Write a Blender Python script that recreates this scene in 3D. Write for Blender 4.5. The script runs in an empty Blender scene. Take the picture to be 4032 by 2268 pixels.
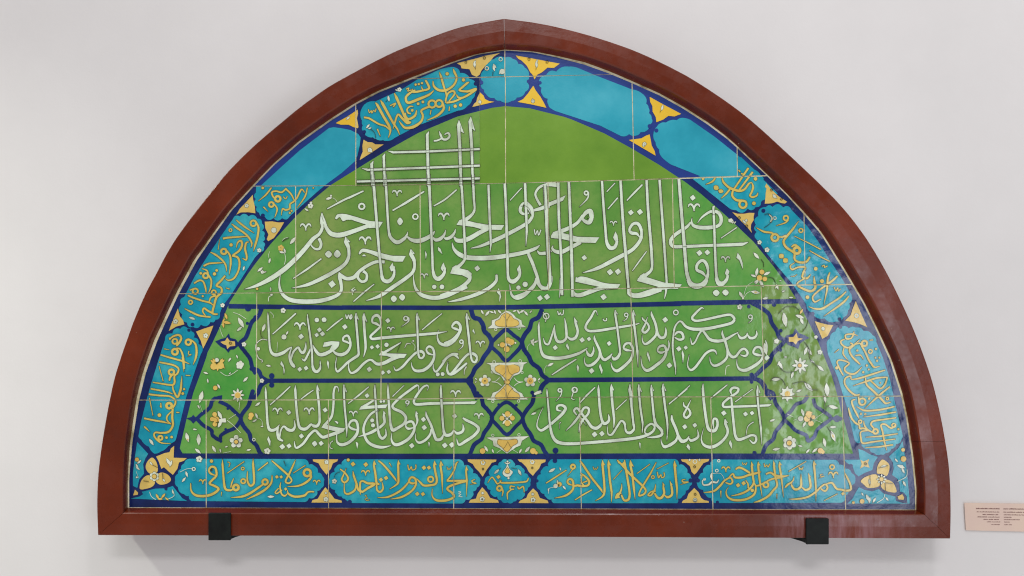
import bpy, bmesh, math, random
from mathutils import Vector, Matrix
from mathutils.geometry import delaunay_2d_cdt, tessellate_polygon

S = bpy.context.scene
COL = S.collection
random.seed(7)

# ------------------------------------------------------------------ camera
CAM_D = 1.512            # metres from the lens to the front face of the frame
PX = 5e-4                # metres on that face per photograph pixel
cam_data = bpy.data.cameras.new("camera")
cam_data.lens = 27.0
cam_data.sensor_width = 36.0
cam_data.clip_start = 0.05
cam_data.clip_end = 50.0
cam = bpy.data.objects.new("camera", cam_data)
cam.location = (0.0, -CAM_D, 0.0)
cam.rotation_euler = (math.radians(90), 0, 0)
COL.objects.link(cam)
S.camera = cam

# ------------------------------------------------------------------ light
S.view_settings.view_transform = 'Standard'
S.view_settings.look = 'None'
S.view_settings.exposure = -0.10
S.cycles.filter_width = 1.15
S.view_settings.gamma = 1.0

world = bpy.data.worlds.new("World")
S.world = world
world.use_nodes = True
wn = world.node_tree
bg = wn.nodes["Background"]
# the unlit room: white ceiling above, the darker hall in front and a mid-tone floor
wt = wn.nodes.new("ShaderNodeTexCoord")
ws = wn.nodes.new("ShaderNodeSeparateXYZ")
wr = wn.nodes.new("ShaderNodeValToRGB")
wn.links.new(wt.outputs['Generated'], ws.inputs[0])
wm = wn.nodes.new("ShaderNodeMath")
wm.operation = 'MULTIPLY_ADD'
wm.inputs[1].default_value = 0.5
wm.inputs[2].default_value = 0.5
wn.links.new(ws.outputs[2], wm.inputs[0])
wn.links.new(wm.outputs[0], wr.inputs['Fac'])
we = wr.color_ramp.elements
for _ in range(2):
    we.new(0.5)
for e, (p_, c_) in zip(we, [(0.22, (0.95, 0.905, 0.905, 1)), (0.36, (0.27, 0.265, 0.26, 1)), (0.64, (0.27, 0.265, 0.26, 1)), (0.80, (1.0, 0.975, 0.955, 1))]):
    e.position = p_
    e.color = c_
wn.links.new(wr.outputs['Color'], bg.inputs[0])
bg.inputs[1].default_value = 0.95


def area_light(name, loc, target, sx, sy, power, color):
    d = bpy.data.lights.new(name, 'AREA')
    d.shape = 'RECTANGLE'
    d.size = sx
    d.size_y = sy
    d.energy = power
    d.color = color
    o = bpy.data.objects.new(name, d)
    o.location = loc
    v = Vector(target) - Vector(loc)
    o.rotation_euler = v.to_track_quat('-Z', 'Y').to_euler()
    COL.objects.link(o)
    return o


# ceiling lamps over the left and the middle of the wall, a window opposite on the right
def spot_light(name, loc, target, angle, blend, radius, power, color):
    d = bpy.data.lights.new(name, 'SPOT')
    d.spot_size = math.radians(angle)
    d.spot_blend = blend
    d.shadow_soft_size = radius
    d.energy = power
    d.color = color
    o = bpy.data.objects.new(name, d)
    o.location = loc
    o.rotation_euler = (Vector(target) - Vector(loc)).to_track_quat('-Z', 'Y').to_euler()
    COL.objects.link(o)
    return o


spot_light("downlight", (-2.05, -0.62, 1.08), (-2.02, -0.60, -1.0), 136, 1.0, 0.08, 128.0, (0.98, 1.0, 0.88))
area_light("ceiling_lamp", (0.55, -1.75, 2.35), (0.0, 0.05, -0.1), 0.30, 0.30, 16.0, (0.985, 0.965, 0.985))
area_light("front_fill", (-0.1, -3.5, 2.62), (0.0, 0.05, -0.2), 1.4, 0.4, 46.0, (0.99, 0.97, 0.985))  # added fill from high in front, lightens the shade below and around the frame
area_light("window_light", (2.02, -3.0, -0.60), (0.8, 0.0, -0.3), 0.70, 1.50, 19.0, (0.86, 0.90, 1.0))

# ------------------------------------------------------------------ helpers


def P3(px, py, y=0.0):
    """Point at depth y (0 = front face of the frame) of the photographed pixel."""
    k = (CAM_D + y) / CAM_D * PX
    return ((px - 2016.0) * k, y, (1134.0 - py) * k)


def obj(name, verts, faces, mat=None, parent=None, smooth=False, **props):
    me = bpy.data.meshes.new(name)
    me.from_pydata(verts, [], faces)
    me.update()
    if mat:
        me.materials.append(mat)
    if smooth:
        me.polygons.foreach_set('use_smooth', [True] * len(me.polygons))
    o = bpy.data.objects.new(name, me)
    COL.objects.link(o)
    if parent:
        o.parent = parent
    for k, v in props.items():
        o[k] = v
    return o


def lin(r, g, b, f=1.0):
    def c(v):
        v /= 255.0
        return (v / 12.92 if v <= 0.04045 else ((v + 0.055) / 1.055) ** 2.4) * f
    return (min(c(r), .95), min(c(g), .95), min(c(b), .95), 1)


def new_mat(name):
    m = bpy.data.materials.new(name)
    m.use_nodes = True
    nt = m.node_tree
    b = nt.nodes["Principled BSDF"]
    return m, nt, b


def tex_coord(nt, scale=(1, 1, 1)):
    g = nt.nodes.new("ShaderNodeNewGeometry")
    mp = nt.nodes.new("ShaderNodeMapping")
    mp.inputs['Scale'].default_value = scale
    nt.links.new(g.outputs['Position'], mp.inputs['Vector'])
    return mp.outputs['Vector']


def noise(nt, vec, scale, detail=4, rough=0.55):
    n = nt.nodes.new("ShaderNodeTexNoise")
    n.inputs['Scale'].default_value = scale
    n.inputs['Detail'].default_value = detail
    n.inputs['Roughness'].default_value = rough
    nt.links.new(vec, n.inputs['Vector'])
    return n.outputs['Fac']


def ramp(nt, fac, stops):
    r = nt.nodes.new("ShaderNodeValToRGB")
    el = r.color_ramp.elements
    while len(el) < len(stops):
        el.new(0.5)
    for e, (p, c) in zip(el, stops):
        e.position = p
        e.color = c
    nt.links.new(fac, r.inputs['Fac'])
    return r.outputs['Color']


def mix(nt, fac, a, b, mode='MIX'):
    m = nt.nodes.new("ShaderNodeMix")
    m.data_type = 'RGBA'
    m.blend_type = mode
    for sock, v in ((m.inputs[0], fac), (m.inputs[6], a), (m.inputs[7], b)):
        if isinstance(v, (int, float)):
            sock.default_value = v
        elif isinstance(v, tuple):
            sock.default_value = v
        else:
            nt.links.new(v, sock)
    return m.outputs[2]


def bump(nt, b, height, strength, dist=0.001, normal=None):
    n = nt.nodes.new("ShaderNodeBump")
    n.inputs['Strength'].default_value = strength
    n.inputs['Distance'].default_value = dist
    nt.links.new(height, n.inputs['Height'])
    if normal:
        nt.links.new(normal, n.inputs['Normal'])
    nt.links.new(n.outputs['Normal'], b.inputs['Normal'])
    return n.outputs['Normal']


def glaze(name, c_lo, c_mid, c_hi, rough=0.16, mott=9.0, wave=0.35, relief=0.0, tint=True, speck=0.25):
    """Fired glaze: cloudy colour, brush pooling, small pits, gently uneven surface."""
    m, nt, b = new_mat(name)
    v = tex_coord(nt)
    f = noise(nt, v, mott, 5, 0.6)
    col = ramp(nt, f, [(0.30, c_lo), (0.5, c_mid), (0.70, c_hi)])
    f2 = noise(nt, v, 85, 4, 0.6)
    col = mix(nt, ramp(nt, f2, [(0.35, (speck, speck, speck, 1)), (0.55, (0, 0, 0, 1))]), col, c_lo)
    if tint:
        at = nt.nodes.new("ShaderNodeAttribute")
        at.attribute_type = 'OBJECT'
        at.attribute_name = 'tint'
        hs = nt.nodes.new("ShaderNodeHueSaturation")
        nt.links.new(col, hs.inputs['Color'])
        ma = nt.nodes.new("ShaderNodeMath")
        ma.operation = 'MULTIPLY_ADD'
        ma.inputs[1].default_value = 0.022
        ma.inputs[2].default_value = 0.5
        nt.links.new(at.outputs['Fac'], ma.inputs[0])
        nt.links.new(ma.outputs[0], hs.inputs['Hue'])
        mb = nt.nodes.new("ShaderNodeMath")
        mb.operation = 'MULTIPLY_ADD'
        mb.inputs[1].default_value = 0.10
        mb.inputs[2].default_value = 1.0
        nt.links.new(at.outputs['Fac'], mb.inputs[0])
        nt.links.new(mb.outputs[0], hs.inputs['Value'])
        col = hs.outputs['Color']
    nt.links.new(col, b.inputs['Base Color'])
    b.inputs['Roughness'].default_value = rough
    b.inputs['IOR'].default_value = 1.5
    h = noise(nt, v, 38, 3, 0.5)
    n1 = bump(nt, b, h, wave, 0.002)
    h2 = noise(nt, v, 260, 2, 0.5)
    n2 = bump(nt, b, h2, 0.25, 0.0004, n1)
    if relief:
        h3 = noise(nt, v, 33, 1.5, 0.45)
        # the modelled ground lies at the right end of the panel, deepest above the bottom inscription
        sep = nt.nodes.new("ShaderNodeSeparateXYZ")
        g_ = nt.nodes.new("ShaderNodeNewGeometry")
        nt.links.new(g_.outputs['Position'], sep.inputs[0])
        mrx = nt.nodes.new("ShaderNodeMapRange")
        mrx.inputs[1].default_value, mrx.inputs[2].default_value = 0.46, 0.52
        nt.links.new(sep.outputs[0], mrx.inputs[0])
        mrz = nt.nodes.new("ShaderNodeMapRange")
        mrz.inputs[1].default_value, mrz.inputs[2].default_value = -0.36, -0.31
        mrz.inputs[3].default_value = 0.3
        nt.links.new(sep.outputs[2], mrz.inputs[0])
        mm = nt.nodes.new("ShaderNodeMath")
        mm.operation = 'MULTIPLY'
        nt.links.new(mrx.outputs[0], mm.inputs[0])
        nt.links.new(mrz.outputs[0], mm.inputs[1])
        mh = nt.nodes.new("ShaderNodeMath")
        mh.operation = 'MULTIPLY'
        nt.links.new(h3, mh.inputs[0])
        nt.links.new(mm.outputs[0], mh.inputs[1])
        bump(nt, b, mh.outputs[0], relief, 0.009, n2)
    return m


K = 1.28   # photographed colour -> base colour (about 0.78 of the light comes back)
RELIEF = 0.5


def glaze_set(tag, **kw):
    d = {}
    rest = tag == 'restored'
    rel = RELIEF * 0.5 if tag == 'relief' else 0.0
    ex = dict(relief=rel, wave=0.12 if rest else 0.3, rough=0.30 if rest else 0.17, speck=0.05 if rest else 0.3, tint=False)
    if rest:
        d['G'] = glaze('green_restored_glaze', lin(86, 127, 33, K), lin(100, 139, 41, K), lin(110, 148, 52, K), mott=6, **ex)
        d['t'] = glaze('turquoise_restored_glaze', lin(14, 130, 150, K), lin(34, 146, 165, K), lin(60, 159, 176, K), mott=7, **ex)
        d['o'] = glaze('yellow_restored_glaze', lin(204, 164, 38, K), lin(214, 176, 48, K), lin(220, 184, 60, K), mott=6, **ex)
        d['B'] = glaze('cobalt_restored_glaze', lin(17, 42, 108, K), lin(21, 50, 122, K), lin(28, 58, 130, K), mott=6, **ex)
    else:
        ex['tint'] = True
        ex['relief'] = rel * 2
        d['G'] = glaze('green_glaze_' + tag, lin(70, 130, 50, K), lin(99, 142, 66, K), lin(120, 149, 80, K), mott=7, **ex)
        ex['tint'] = False
        ex['relief'] = rel
        d['t'] = glaze('turquoise_glaze_' + tag, lin(6, 122, 146, K), lin(18, 141, 161, K), lin(62, 166, 174, K), mott=16, **ex)
        d['o'] = glaze('yellow_glaze_' + tag, lin(184, 155, 80, K), lin(198, 171, 92, K), lin(206, 182, 104, K), mott=14, **ex)
        d['B'] = glaze('cobalt_glaze_' + tag, lin(12, 26, 70, K), lin(15, 35, 90, K), lin(28, 50, 106, K), mott=14, **ex)
    d['b'] = d['B']
    return d


MATS = {t: glaze_set(t) for t in ('old', 'relief', 'restored')}
for t in MATS:
    rel = RELIEF * 0.35 if t == 'relief' else 0.0
    nm = t
    MATS[t]['w'] = glaze('white_glaze_' + nm, lin(160, 168, 150, K), lin(194, 208, 188, K), lin(206, 220, 202, K), mott=18, relief=rel, wave=.2, tint=False, speck=0.35)
    MATS[t]['y'] = glaze('gold_lettering_glaze_' + nm, lin(176, 154, 76, K), lin(190, 170, 86, K), lin(202, 184, 100, K), mott=18, relief=rel, wave=.2, tint=False)
    MATS[t]['f'] = glaze('white_flower_glaze_' + nm, lin(156, 162, 142, K), lin(196, 203, 184, K), lin(212, 218, 202, K), mott=40, relief=rel, wave=.2, tint=False)
    MATS[t]['g'] = glaze('yellow_flower_glaze_' + nm, lin(184, 150, 74, K), lin(200, 170, 86, K), lin(208, 182, 98, K), mott=30, relief=rel, wave=.2, tint=False)
m_ink = glaze('ink_line_glaze', lin(44, 46, 30), lin(62, 60, 40), lin(84, 78, 52), mott=60, wave=.2, tint=False)
for t in MATS:
    MATS[t]['i'] = m_ink
    MATS[t]['k'] = m_ink
    MATS[t]['j'] = MATS['old']['G']
    MATS[t]['h'] = MATS[t]['g']

# bare clay of the tile body, grout, wood, wall, metal, card
m_clay, nt, b = new_mat('fired_clay')
v = tex_coord(nt)
nt.links.new(ramp(nt, noise(nt, v, 60), [(0.3, lin(190, 168, 140)), (0.7, lin(214, 196, 168))]), b.inputs['Base Color'])
b.inputs['Roughness'].default_value = 0.85

m_grout, nt, b = new_mat('cream_grout')
v = tex_coord(nt)
nt.links.new(ramp(nt, noise(nt, v, 40, 6), [(0.3, lin(158, 146, 108, 1.1)), (0.5, lin(216, 212, 176, 1.2)), (0.75, lin(226, 220, 204, 1.2))]), b.inputs['Base Color'])
b.inputs['Roughness'].default_value = 0.9
bump(nt, b, noise(nt, v, 300), 0.5, 0.001)

m_wood, nt, b = new_mat('red_brown_painted_wood')
v = tex_coord(nt)
col = ramp(nt, noise(nt, v, 5, 5, 0.6), [(0.3, lin(86, 30, 11)), (0.5, lin(101, 37, 15)), (0.72, lin(117, 46, 22))])
vs = tex_coord(nt, (60, 60, 5))
streak = ramp(nt, noise(nt, vs, 1.0, 5, 0.7), [(0.62, (0, 0, 0, 1)), (0.85, (0.08, 0.08, 0.08, 1))])
col = mix(nt, streak, col, lin(120, 66, 52))
chips = ramp(nt, noise(nt, v, 120, 2, 0.5), [(0.765, (0, 0, 0, 1)), (0.79, (0.8, 0.8, 0.8, 1))])
col = mix(nt, chips, col, lin(186, 160, 148))
# scuffs and the window's sheen, painted as pinkish streaks on the rail's right end
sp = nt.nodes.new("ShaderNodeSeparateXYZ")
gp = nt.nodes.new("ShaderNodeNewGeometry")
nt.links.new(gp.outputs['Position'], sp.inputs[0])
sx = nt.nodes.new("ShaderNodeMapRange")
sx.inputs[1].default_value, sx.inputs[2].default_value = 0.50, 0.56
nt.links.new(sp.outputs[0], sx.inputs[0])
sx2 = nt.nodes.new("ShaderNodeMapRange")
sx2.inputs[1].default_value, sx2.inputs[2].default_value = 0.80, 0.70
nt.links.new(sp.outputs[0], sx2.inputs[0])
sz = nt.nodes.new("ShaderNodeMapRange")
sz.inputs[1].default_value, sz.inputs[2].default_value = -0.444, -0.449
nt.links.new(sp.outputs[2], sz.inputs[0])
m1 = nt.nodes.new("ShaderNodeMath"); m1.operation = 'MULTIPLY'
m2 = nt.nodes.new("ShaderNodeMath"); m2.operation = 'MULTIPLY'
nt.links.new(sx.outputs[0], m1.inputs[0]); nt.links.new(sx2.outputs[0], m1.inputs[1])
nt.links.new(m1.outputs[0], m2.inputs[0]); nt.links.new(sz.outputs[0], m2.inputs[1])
scuff_sheen = ramp(nt, noise(nt, tex_coord(nt, (75, 40, 9)), 1.0, 5, 0.65), [(0.38, (0, 0, 0, 1)), (0.66, (0.75, 0.75, 0.75, 1))])
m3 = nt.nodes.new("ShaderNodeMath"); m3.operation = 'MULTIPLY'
nt.links.new(m2.outputs[0], m3.inputs[0]); nt.links.new(scuff_sheen, m3.inputs[1])
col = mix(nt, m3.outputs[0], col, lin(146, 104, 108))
nt.links.new(col, b.inputs['Base Color'])
b.inputs['Specular IOR Level'].default_value = 0.36
rr = ramp(nt, noise(nt, v, 26, 5, 0.65), [(0.3, (0.14, .14, .14, 1)), (0.7, (0.40, .40, .40, 1))])
nt.links.new(rr, b.inputs['Roughness'])
n1 = bump(nt, b, noise(nt, v, 180, 4, 0.65), 0.16, 0.0006)
bump(nt, b, noise(nt, v, 15, 3), 0.20, 0.003, n1)

m_edge, nt, b = new_mat('worn_wood_edge')
v = tex_coord(nt)
nt.links.new(ramp(nt, noise(nt, v, 50, 5, 0.7), [(0.45, lin(96, 40, 26)), (0.62, lin(130, 70, 52)), (0.70, lin(196, 180, 164))]), b.inputs['Base Color'])
b.inputs['Roughness'].default_value = 0.35

m_wall, nt, b = new_mat('off_white_wall_paint')
v = tex_coord(nt)
nt.links.new(ramp(nt, noise(nt, v, 3.0, 6, 0.6), [(0.3, lin(218, 216, 215)), (0.7, lin(226, 224, 223))]), b.inputs['Base Color'])
b.inputs['Roughness'].default_value = 0.75
n1 = bump(nt, b, noise(nt, v, 220, 4), 0.2, 0.0008)
bump(nt, b, noise(nt, v, 9, 3), 0.15, 0.004, n1)

m_iron, nt, b = new_mat('black_coated_iron')
v = tex_coord(nt)
nt.links.new(ramp(nt, noise(nt, v, 60, 5), [(0.35, lin(6, 10, 9)), (0.7, lin(18, 24, 21))]), b.inputs['Base Color'])
b.inputs['Roughness'].default_value = 0.5
b.inputs['Specular IOR Level'].default_value = 0.25
bump(nt, b, noise(nt, v, 140, 3), 0.3, 0.0006)

m_card, nt, b = new_mat('pink_card')
v = tex_coord(nt)
nt.links.new(ramp(nt, noise(nt, v, 14, 3), [(0.3, lin(206, 182, 170, 1.15)), (0.7, lin(212, 190, 172, 1.15))]), b.inputs['Base Color'])
b.inputs['Roughness'].default_value = 0.6
m_print, nt, b = new_mat('brown_print')
b.inputs['Base Color'].default_value = lin(126, 88, 84)
b.inputs['Roughness'].default_value = 0.7

# ------------------------------------------------------------------ the wall
wv = [(-4.2, 0.085, -1.6), (4.2, 0.085, -1.6), (4.2, 0.085, 2.6), (-4.2, 0.085, 2.6),
      (-4.2, 0.20, -1.6), (4.2, 0.20, -1.6), (4.2, 0.20, 2.6), (-4.2, 0.20, 2.6)]
obj('wall', wv, [(0, 1, 2, 3), (5, 4, 7, 6), (1, 5, 6, 2), (4, 0, 3, 7), (3, 2, 6, 7), (4, 5, 1, 0)], m_wall, kind='structure')

# ------------------------------------------------------------------ measured outlines (photograph pixels)
OUTER = [(385.4, 2107.5), (381, 1986), (384, 1893), (393, 1800), (410, 1690), (430, 1580), (450, 1486), (484, 1380), (495, 1351), (527, 1258),
         (582, 1134), (603, 1100), (654, 1000), (702, 923), (774, 827), (867, 709), (920, 650), (1011, 562), (1101, 487), (1180, 421),
         (1280, 349), (1317, 326), (1494, 230), (1600, 182), (1786, 112), (1864, 94), (1978, 73.5)]
OUTER_R = [(1990, 73.5), (2128, 90.6), (2283, 127), (2400, 163), (2507, 201), (2622, 254), (2737, 315), (2900, 425), (2990, 500), (3085, 588),
           (3135, 634), (3228, 722), (3305, 800), (3368, 876), (3427, 959), (3495, 1077), (3556, 1201), (3608, 1318), (3661, 1464),
           (3683, 1542), (3708, 1650), (3734, 1800), (3742, 1893), (3745, 2017), (3742, 2121)]
TILE_L = [(509, 1997.2, 5), (509, 1893, 5), (513, 1830, 6), (522, 1737, 8), (547, 1579, 10), (574, 1470, 11), (604, 1385, 11), (620, 1341, 11), (657, 1258, 9),
          (705, 1155, 9), (737, 1096, 9), (777, 1023, 10), (795, 1000, 9), (842, 928, 6), (912, 830, 5), (1003, 730, 5), (1080, 650, 5), (1135, 603, 6),
          (1180, 563, 6), (1280, 492, 6), (1304, 475, 6), (1402, 412, 6), (1491, 365, 6), (1636, 307, 6), (1786, 248, 4), (1880, 216, 3), (1986, 199, 2)]
TILE_R = [(1990, 199, 2), (2097, 206, 3), (2190, 226, 5), (2299, 254, 8), (2400, 290, 7), (2488, 327, 6), (2597, 376, 6), (2690, 428, 6), (2783, 488, 6),
          (2861, 546, 5), (2900, 580, 4), (3010, 683, 3), (3097, 768, 3), (3163, 841, 5), (3228, 917, 5), (3247, 946, 5), (3321, 1065, 5), (3398, 1195, 5),
          (3450, 1300, 5), (3503, 1417, 6), (3546, 1551, 6), (3568, 1650, 5), (3590, 1800, 5), (3602, 1924, 5), (3603, 2006, 3)]


def offset_line(pts, dist):
    """Move an open polyline sideways (to its left, walking on), by dist or by a third coordinate."""
    out = []
    n = len(pts)
    for i, p in enumerate(pts):
        a = pts[max(0, i - 1)]
        c = pts[min(n - 1, i + 1)]
        dx, dy = c[0] - a[0], c[1] - a[1]
        l = math.hypot(dx, dy)
        d = p[2] if dist is None else (dist[i] if isinstance(dist, list) else dist)
        out.append((p[0] + dy / l * d, p[1] - dx / l * d))
    return out


def soften(pts):
    """One round of corner cutting, ends kept: a sawn curve rather than a chain of straights."""
    out = [pts[0]]
    for a, c in zip(pts, pts[1:]):
        out.append((a[0] * .75 + c[0] * .25, a[1] * .75 + c[1] * .25))
        out.append((a[0] * .25 + c[0] * .75, a[1] * .25 + c[1] * .75))
    out.append(pts[-1])
    return out


def resample(pts, n):
    ls = [0.0]
    for a, c in zip(pts, pts[1:]):
        ls.append(ls[-1] + math.hypot(c[0] - a[0], c[1] - a[1]))
    out = []
    j = 0
    for i in range(n):
        t = ls[-1] * i / (n - 1)
        while j < len(ls) - 2 and ls[j + 1] < t:
            j += 1
        f = (t - ls[j]) / max(1e-9, ls[j + 1] - ls[j])
        out.append((pts[j][0] + (pts[j + 1][0] - pts[j][0]) * f, pts[j][1] + (pts[j + 1][1] - pts[j][1]) * f))
    return out


TILE_Y = 0.020
# walking up the left side and down the right side, outward is to the left
FR_L = offset_line(TILE_L, None)
FR_R = offset_line(TILE_R, None)
FR_L[0] = (504, 1998)
FR_R[-1] = (3606, 2007)
BV_L = offset_line([(a, b_) for a, b_ in FR_L], [21 + 6 * min(1, i / 16) for i in range(len(FR_L))])
BV_R = offset_line([(a, b_) for a, b_ in FR_R], [27 + 8 * min(1, i / 14) for i in range(len(FR_R))])
BV_L[0] = (484, 2020)
BV_R[-1] = (3641, 2026)
BV_L[-1] = BV_R[0] = (1986, 171)
FR_L[-1] = FR_R[0] = (1987, 197)
OUTER[:] = soften(OUTER)
OUTER_R[:] = soften(OUTER_R)
BV_L = soften(BV_L)
BV_R = soften(BV_R)
OUTER[-1] = (1984, 73)
OUTER_R[0] = (1984, 73)

lun = bpy.data.objects.new("tile_lunette", None)
lun.location = P3(2065, 2112, 0.03)
COL.objects.link(lun)
lun['label'] = "pointed arch panel of green and turquoise calligraphy tiles in a red-brown wooden frame"
lun['category'] = "tile panel"
bpy.context.view_layer.update()
LUN_INV = Matrix.Translation(lun.location).inverted()


def part(name, verts, faces, mat, parent=lun, **kw):
    """Mesh given in world coordinates, child of the lunette (or of one of its tiles, which sit at its origin)."""
    vv = [tuple(Vector(v_) - lun.location) for v_ in verts]
    return obj(name, vv, faces, mat, parent, **kw)


# ------------------------------------------------------------------ the wooden frame
def board(name, outer, bev, inner, n, close_start, close_end):
    """One length of moulding: back, outer side, small rounded arris, face, rounded arris, splayed reveal."""
    o_ = resample(outer, n)
    v_ = resample(bev, n)
    i_ = resample(inner, n)
    prof = []
    for a, c, d in zip(o_, v_, i_):
        def lerp(p, q, t):
            return (p[0] + (q[0] - p[0]) * t, p[1] + (q[1] - p[1]) * t)
        ln = math.hypot(c[0] - a[0], c[1] - a[1])
        e = 4.0 / ln
        row = [P3(*a, 0.0) for _ in range(1)]
        ring = []
        # the outer side runs straight back to the wall side at constant world x and z
        w0 = P3(*a, 0.0)
        ring.append((w0[0], 0.070, w0[2]))
        ring.append((w0[0], 0.0022, w0[2]))
        m1 = P3(*lerp(a, c, e * 0.35), 0.0005)
        ring.append(m1)
        ring.append(P3(*lerp(a, c, e), -0.0002))
        ring.append(P3(*lerp(a, c, 0.5), -0.0008))
        ring.append(P3(*lerp(a, c, 1 - e * 0.9), 0.0))
        ring.append(P3(*lerp(c, d, 0.10), 0.0016))
        ring.append(P3(*d, 0.0218))
        wd = P3(*d, 0.0218)
        ring.append((wd[0], 0.070, wd[2]))
        prof.append(ring)
    m = len(prof[0])
    verts = [p for r in prof for p in r]
    faces = []
    for i in range(n - 1):
        for j in range(m):
            k = (j + 1) % m
            faces.append((i * m + j, i * m + k, (i + 1) * m + k, (i + 1) * m + j))
    faces.append(tuple(range(m)))
    faces.append(tuple((n - 1) * m + j for j in reversed(range(m))))
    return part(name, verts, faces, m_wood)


def shorten(line, a, c):
    return line[a:c]


NB = 84
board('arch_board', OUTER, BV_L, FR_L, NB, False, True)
# the right side is made of two lengths, butted at about y = 1738


def split_at(line, y):
    out = []
    for a, c in zip(line, line[1:]):
        out.append(a)
        if a[1] < y <= c[1] and a[1] > 600:
            t = (y - a[1]) / (c[1] - a[1])
            p = (a[0] + (c[0] - a[0]) * t, y)
            out.append(p)
            i = len(out)
            return out, [(p[0], p[1] + 0.8)] + line[line.index(c):]
    return line, []


rs = lambda l: [(p[0] + (1.2 if i == 0 else 0), p[1]) for i, p in enumerate(l)]
oa, ob = split_at(rs(OUTER_R), 1738)
ba, bb = split_at(rs(BV_R), 1738)
ia, ib = split_at(rs(FR_R), 1738)
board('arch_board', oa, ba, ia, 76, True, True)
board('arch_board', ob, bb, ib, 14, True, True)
# bottom rail between the mitred corners
g = 0.8
N2 = 30
def straight(a, c):
    return [a, ((a[0] + c[0]) / 2, (a[1] + c[1]) / 2), c]
board('bottom_rail', straight((3742 - g, 2121 + .3), (385.4 + g, 2107.5 + .3)), straight((3641 - g, 2026 + g), (484 + g, 2020 + g)), straight((3606 - g, 2007 + g), (504 + g, 1998 + g)), N2, True, True)

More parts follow.
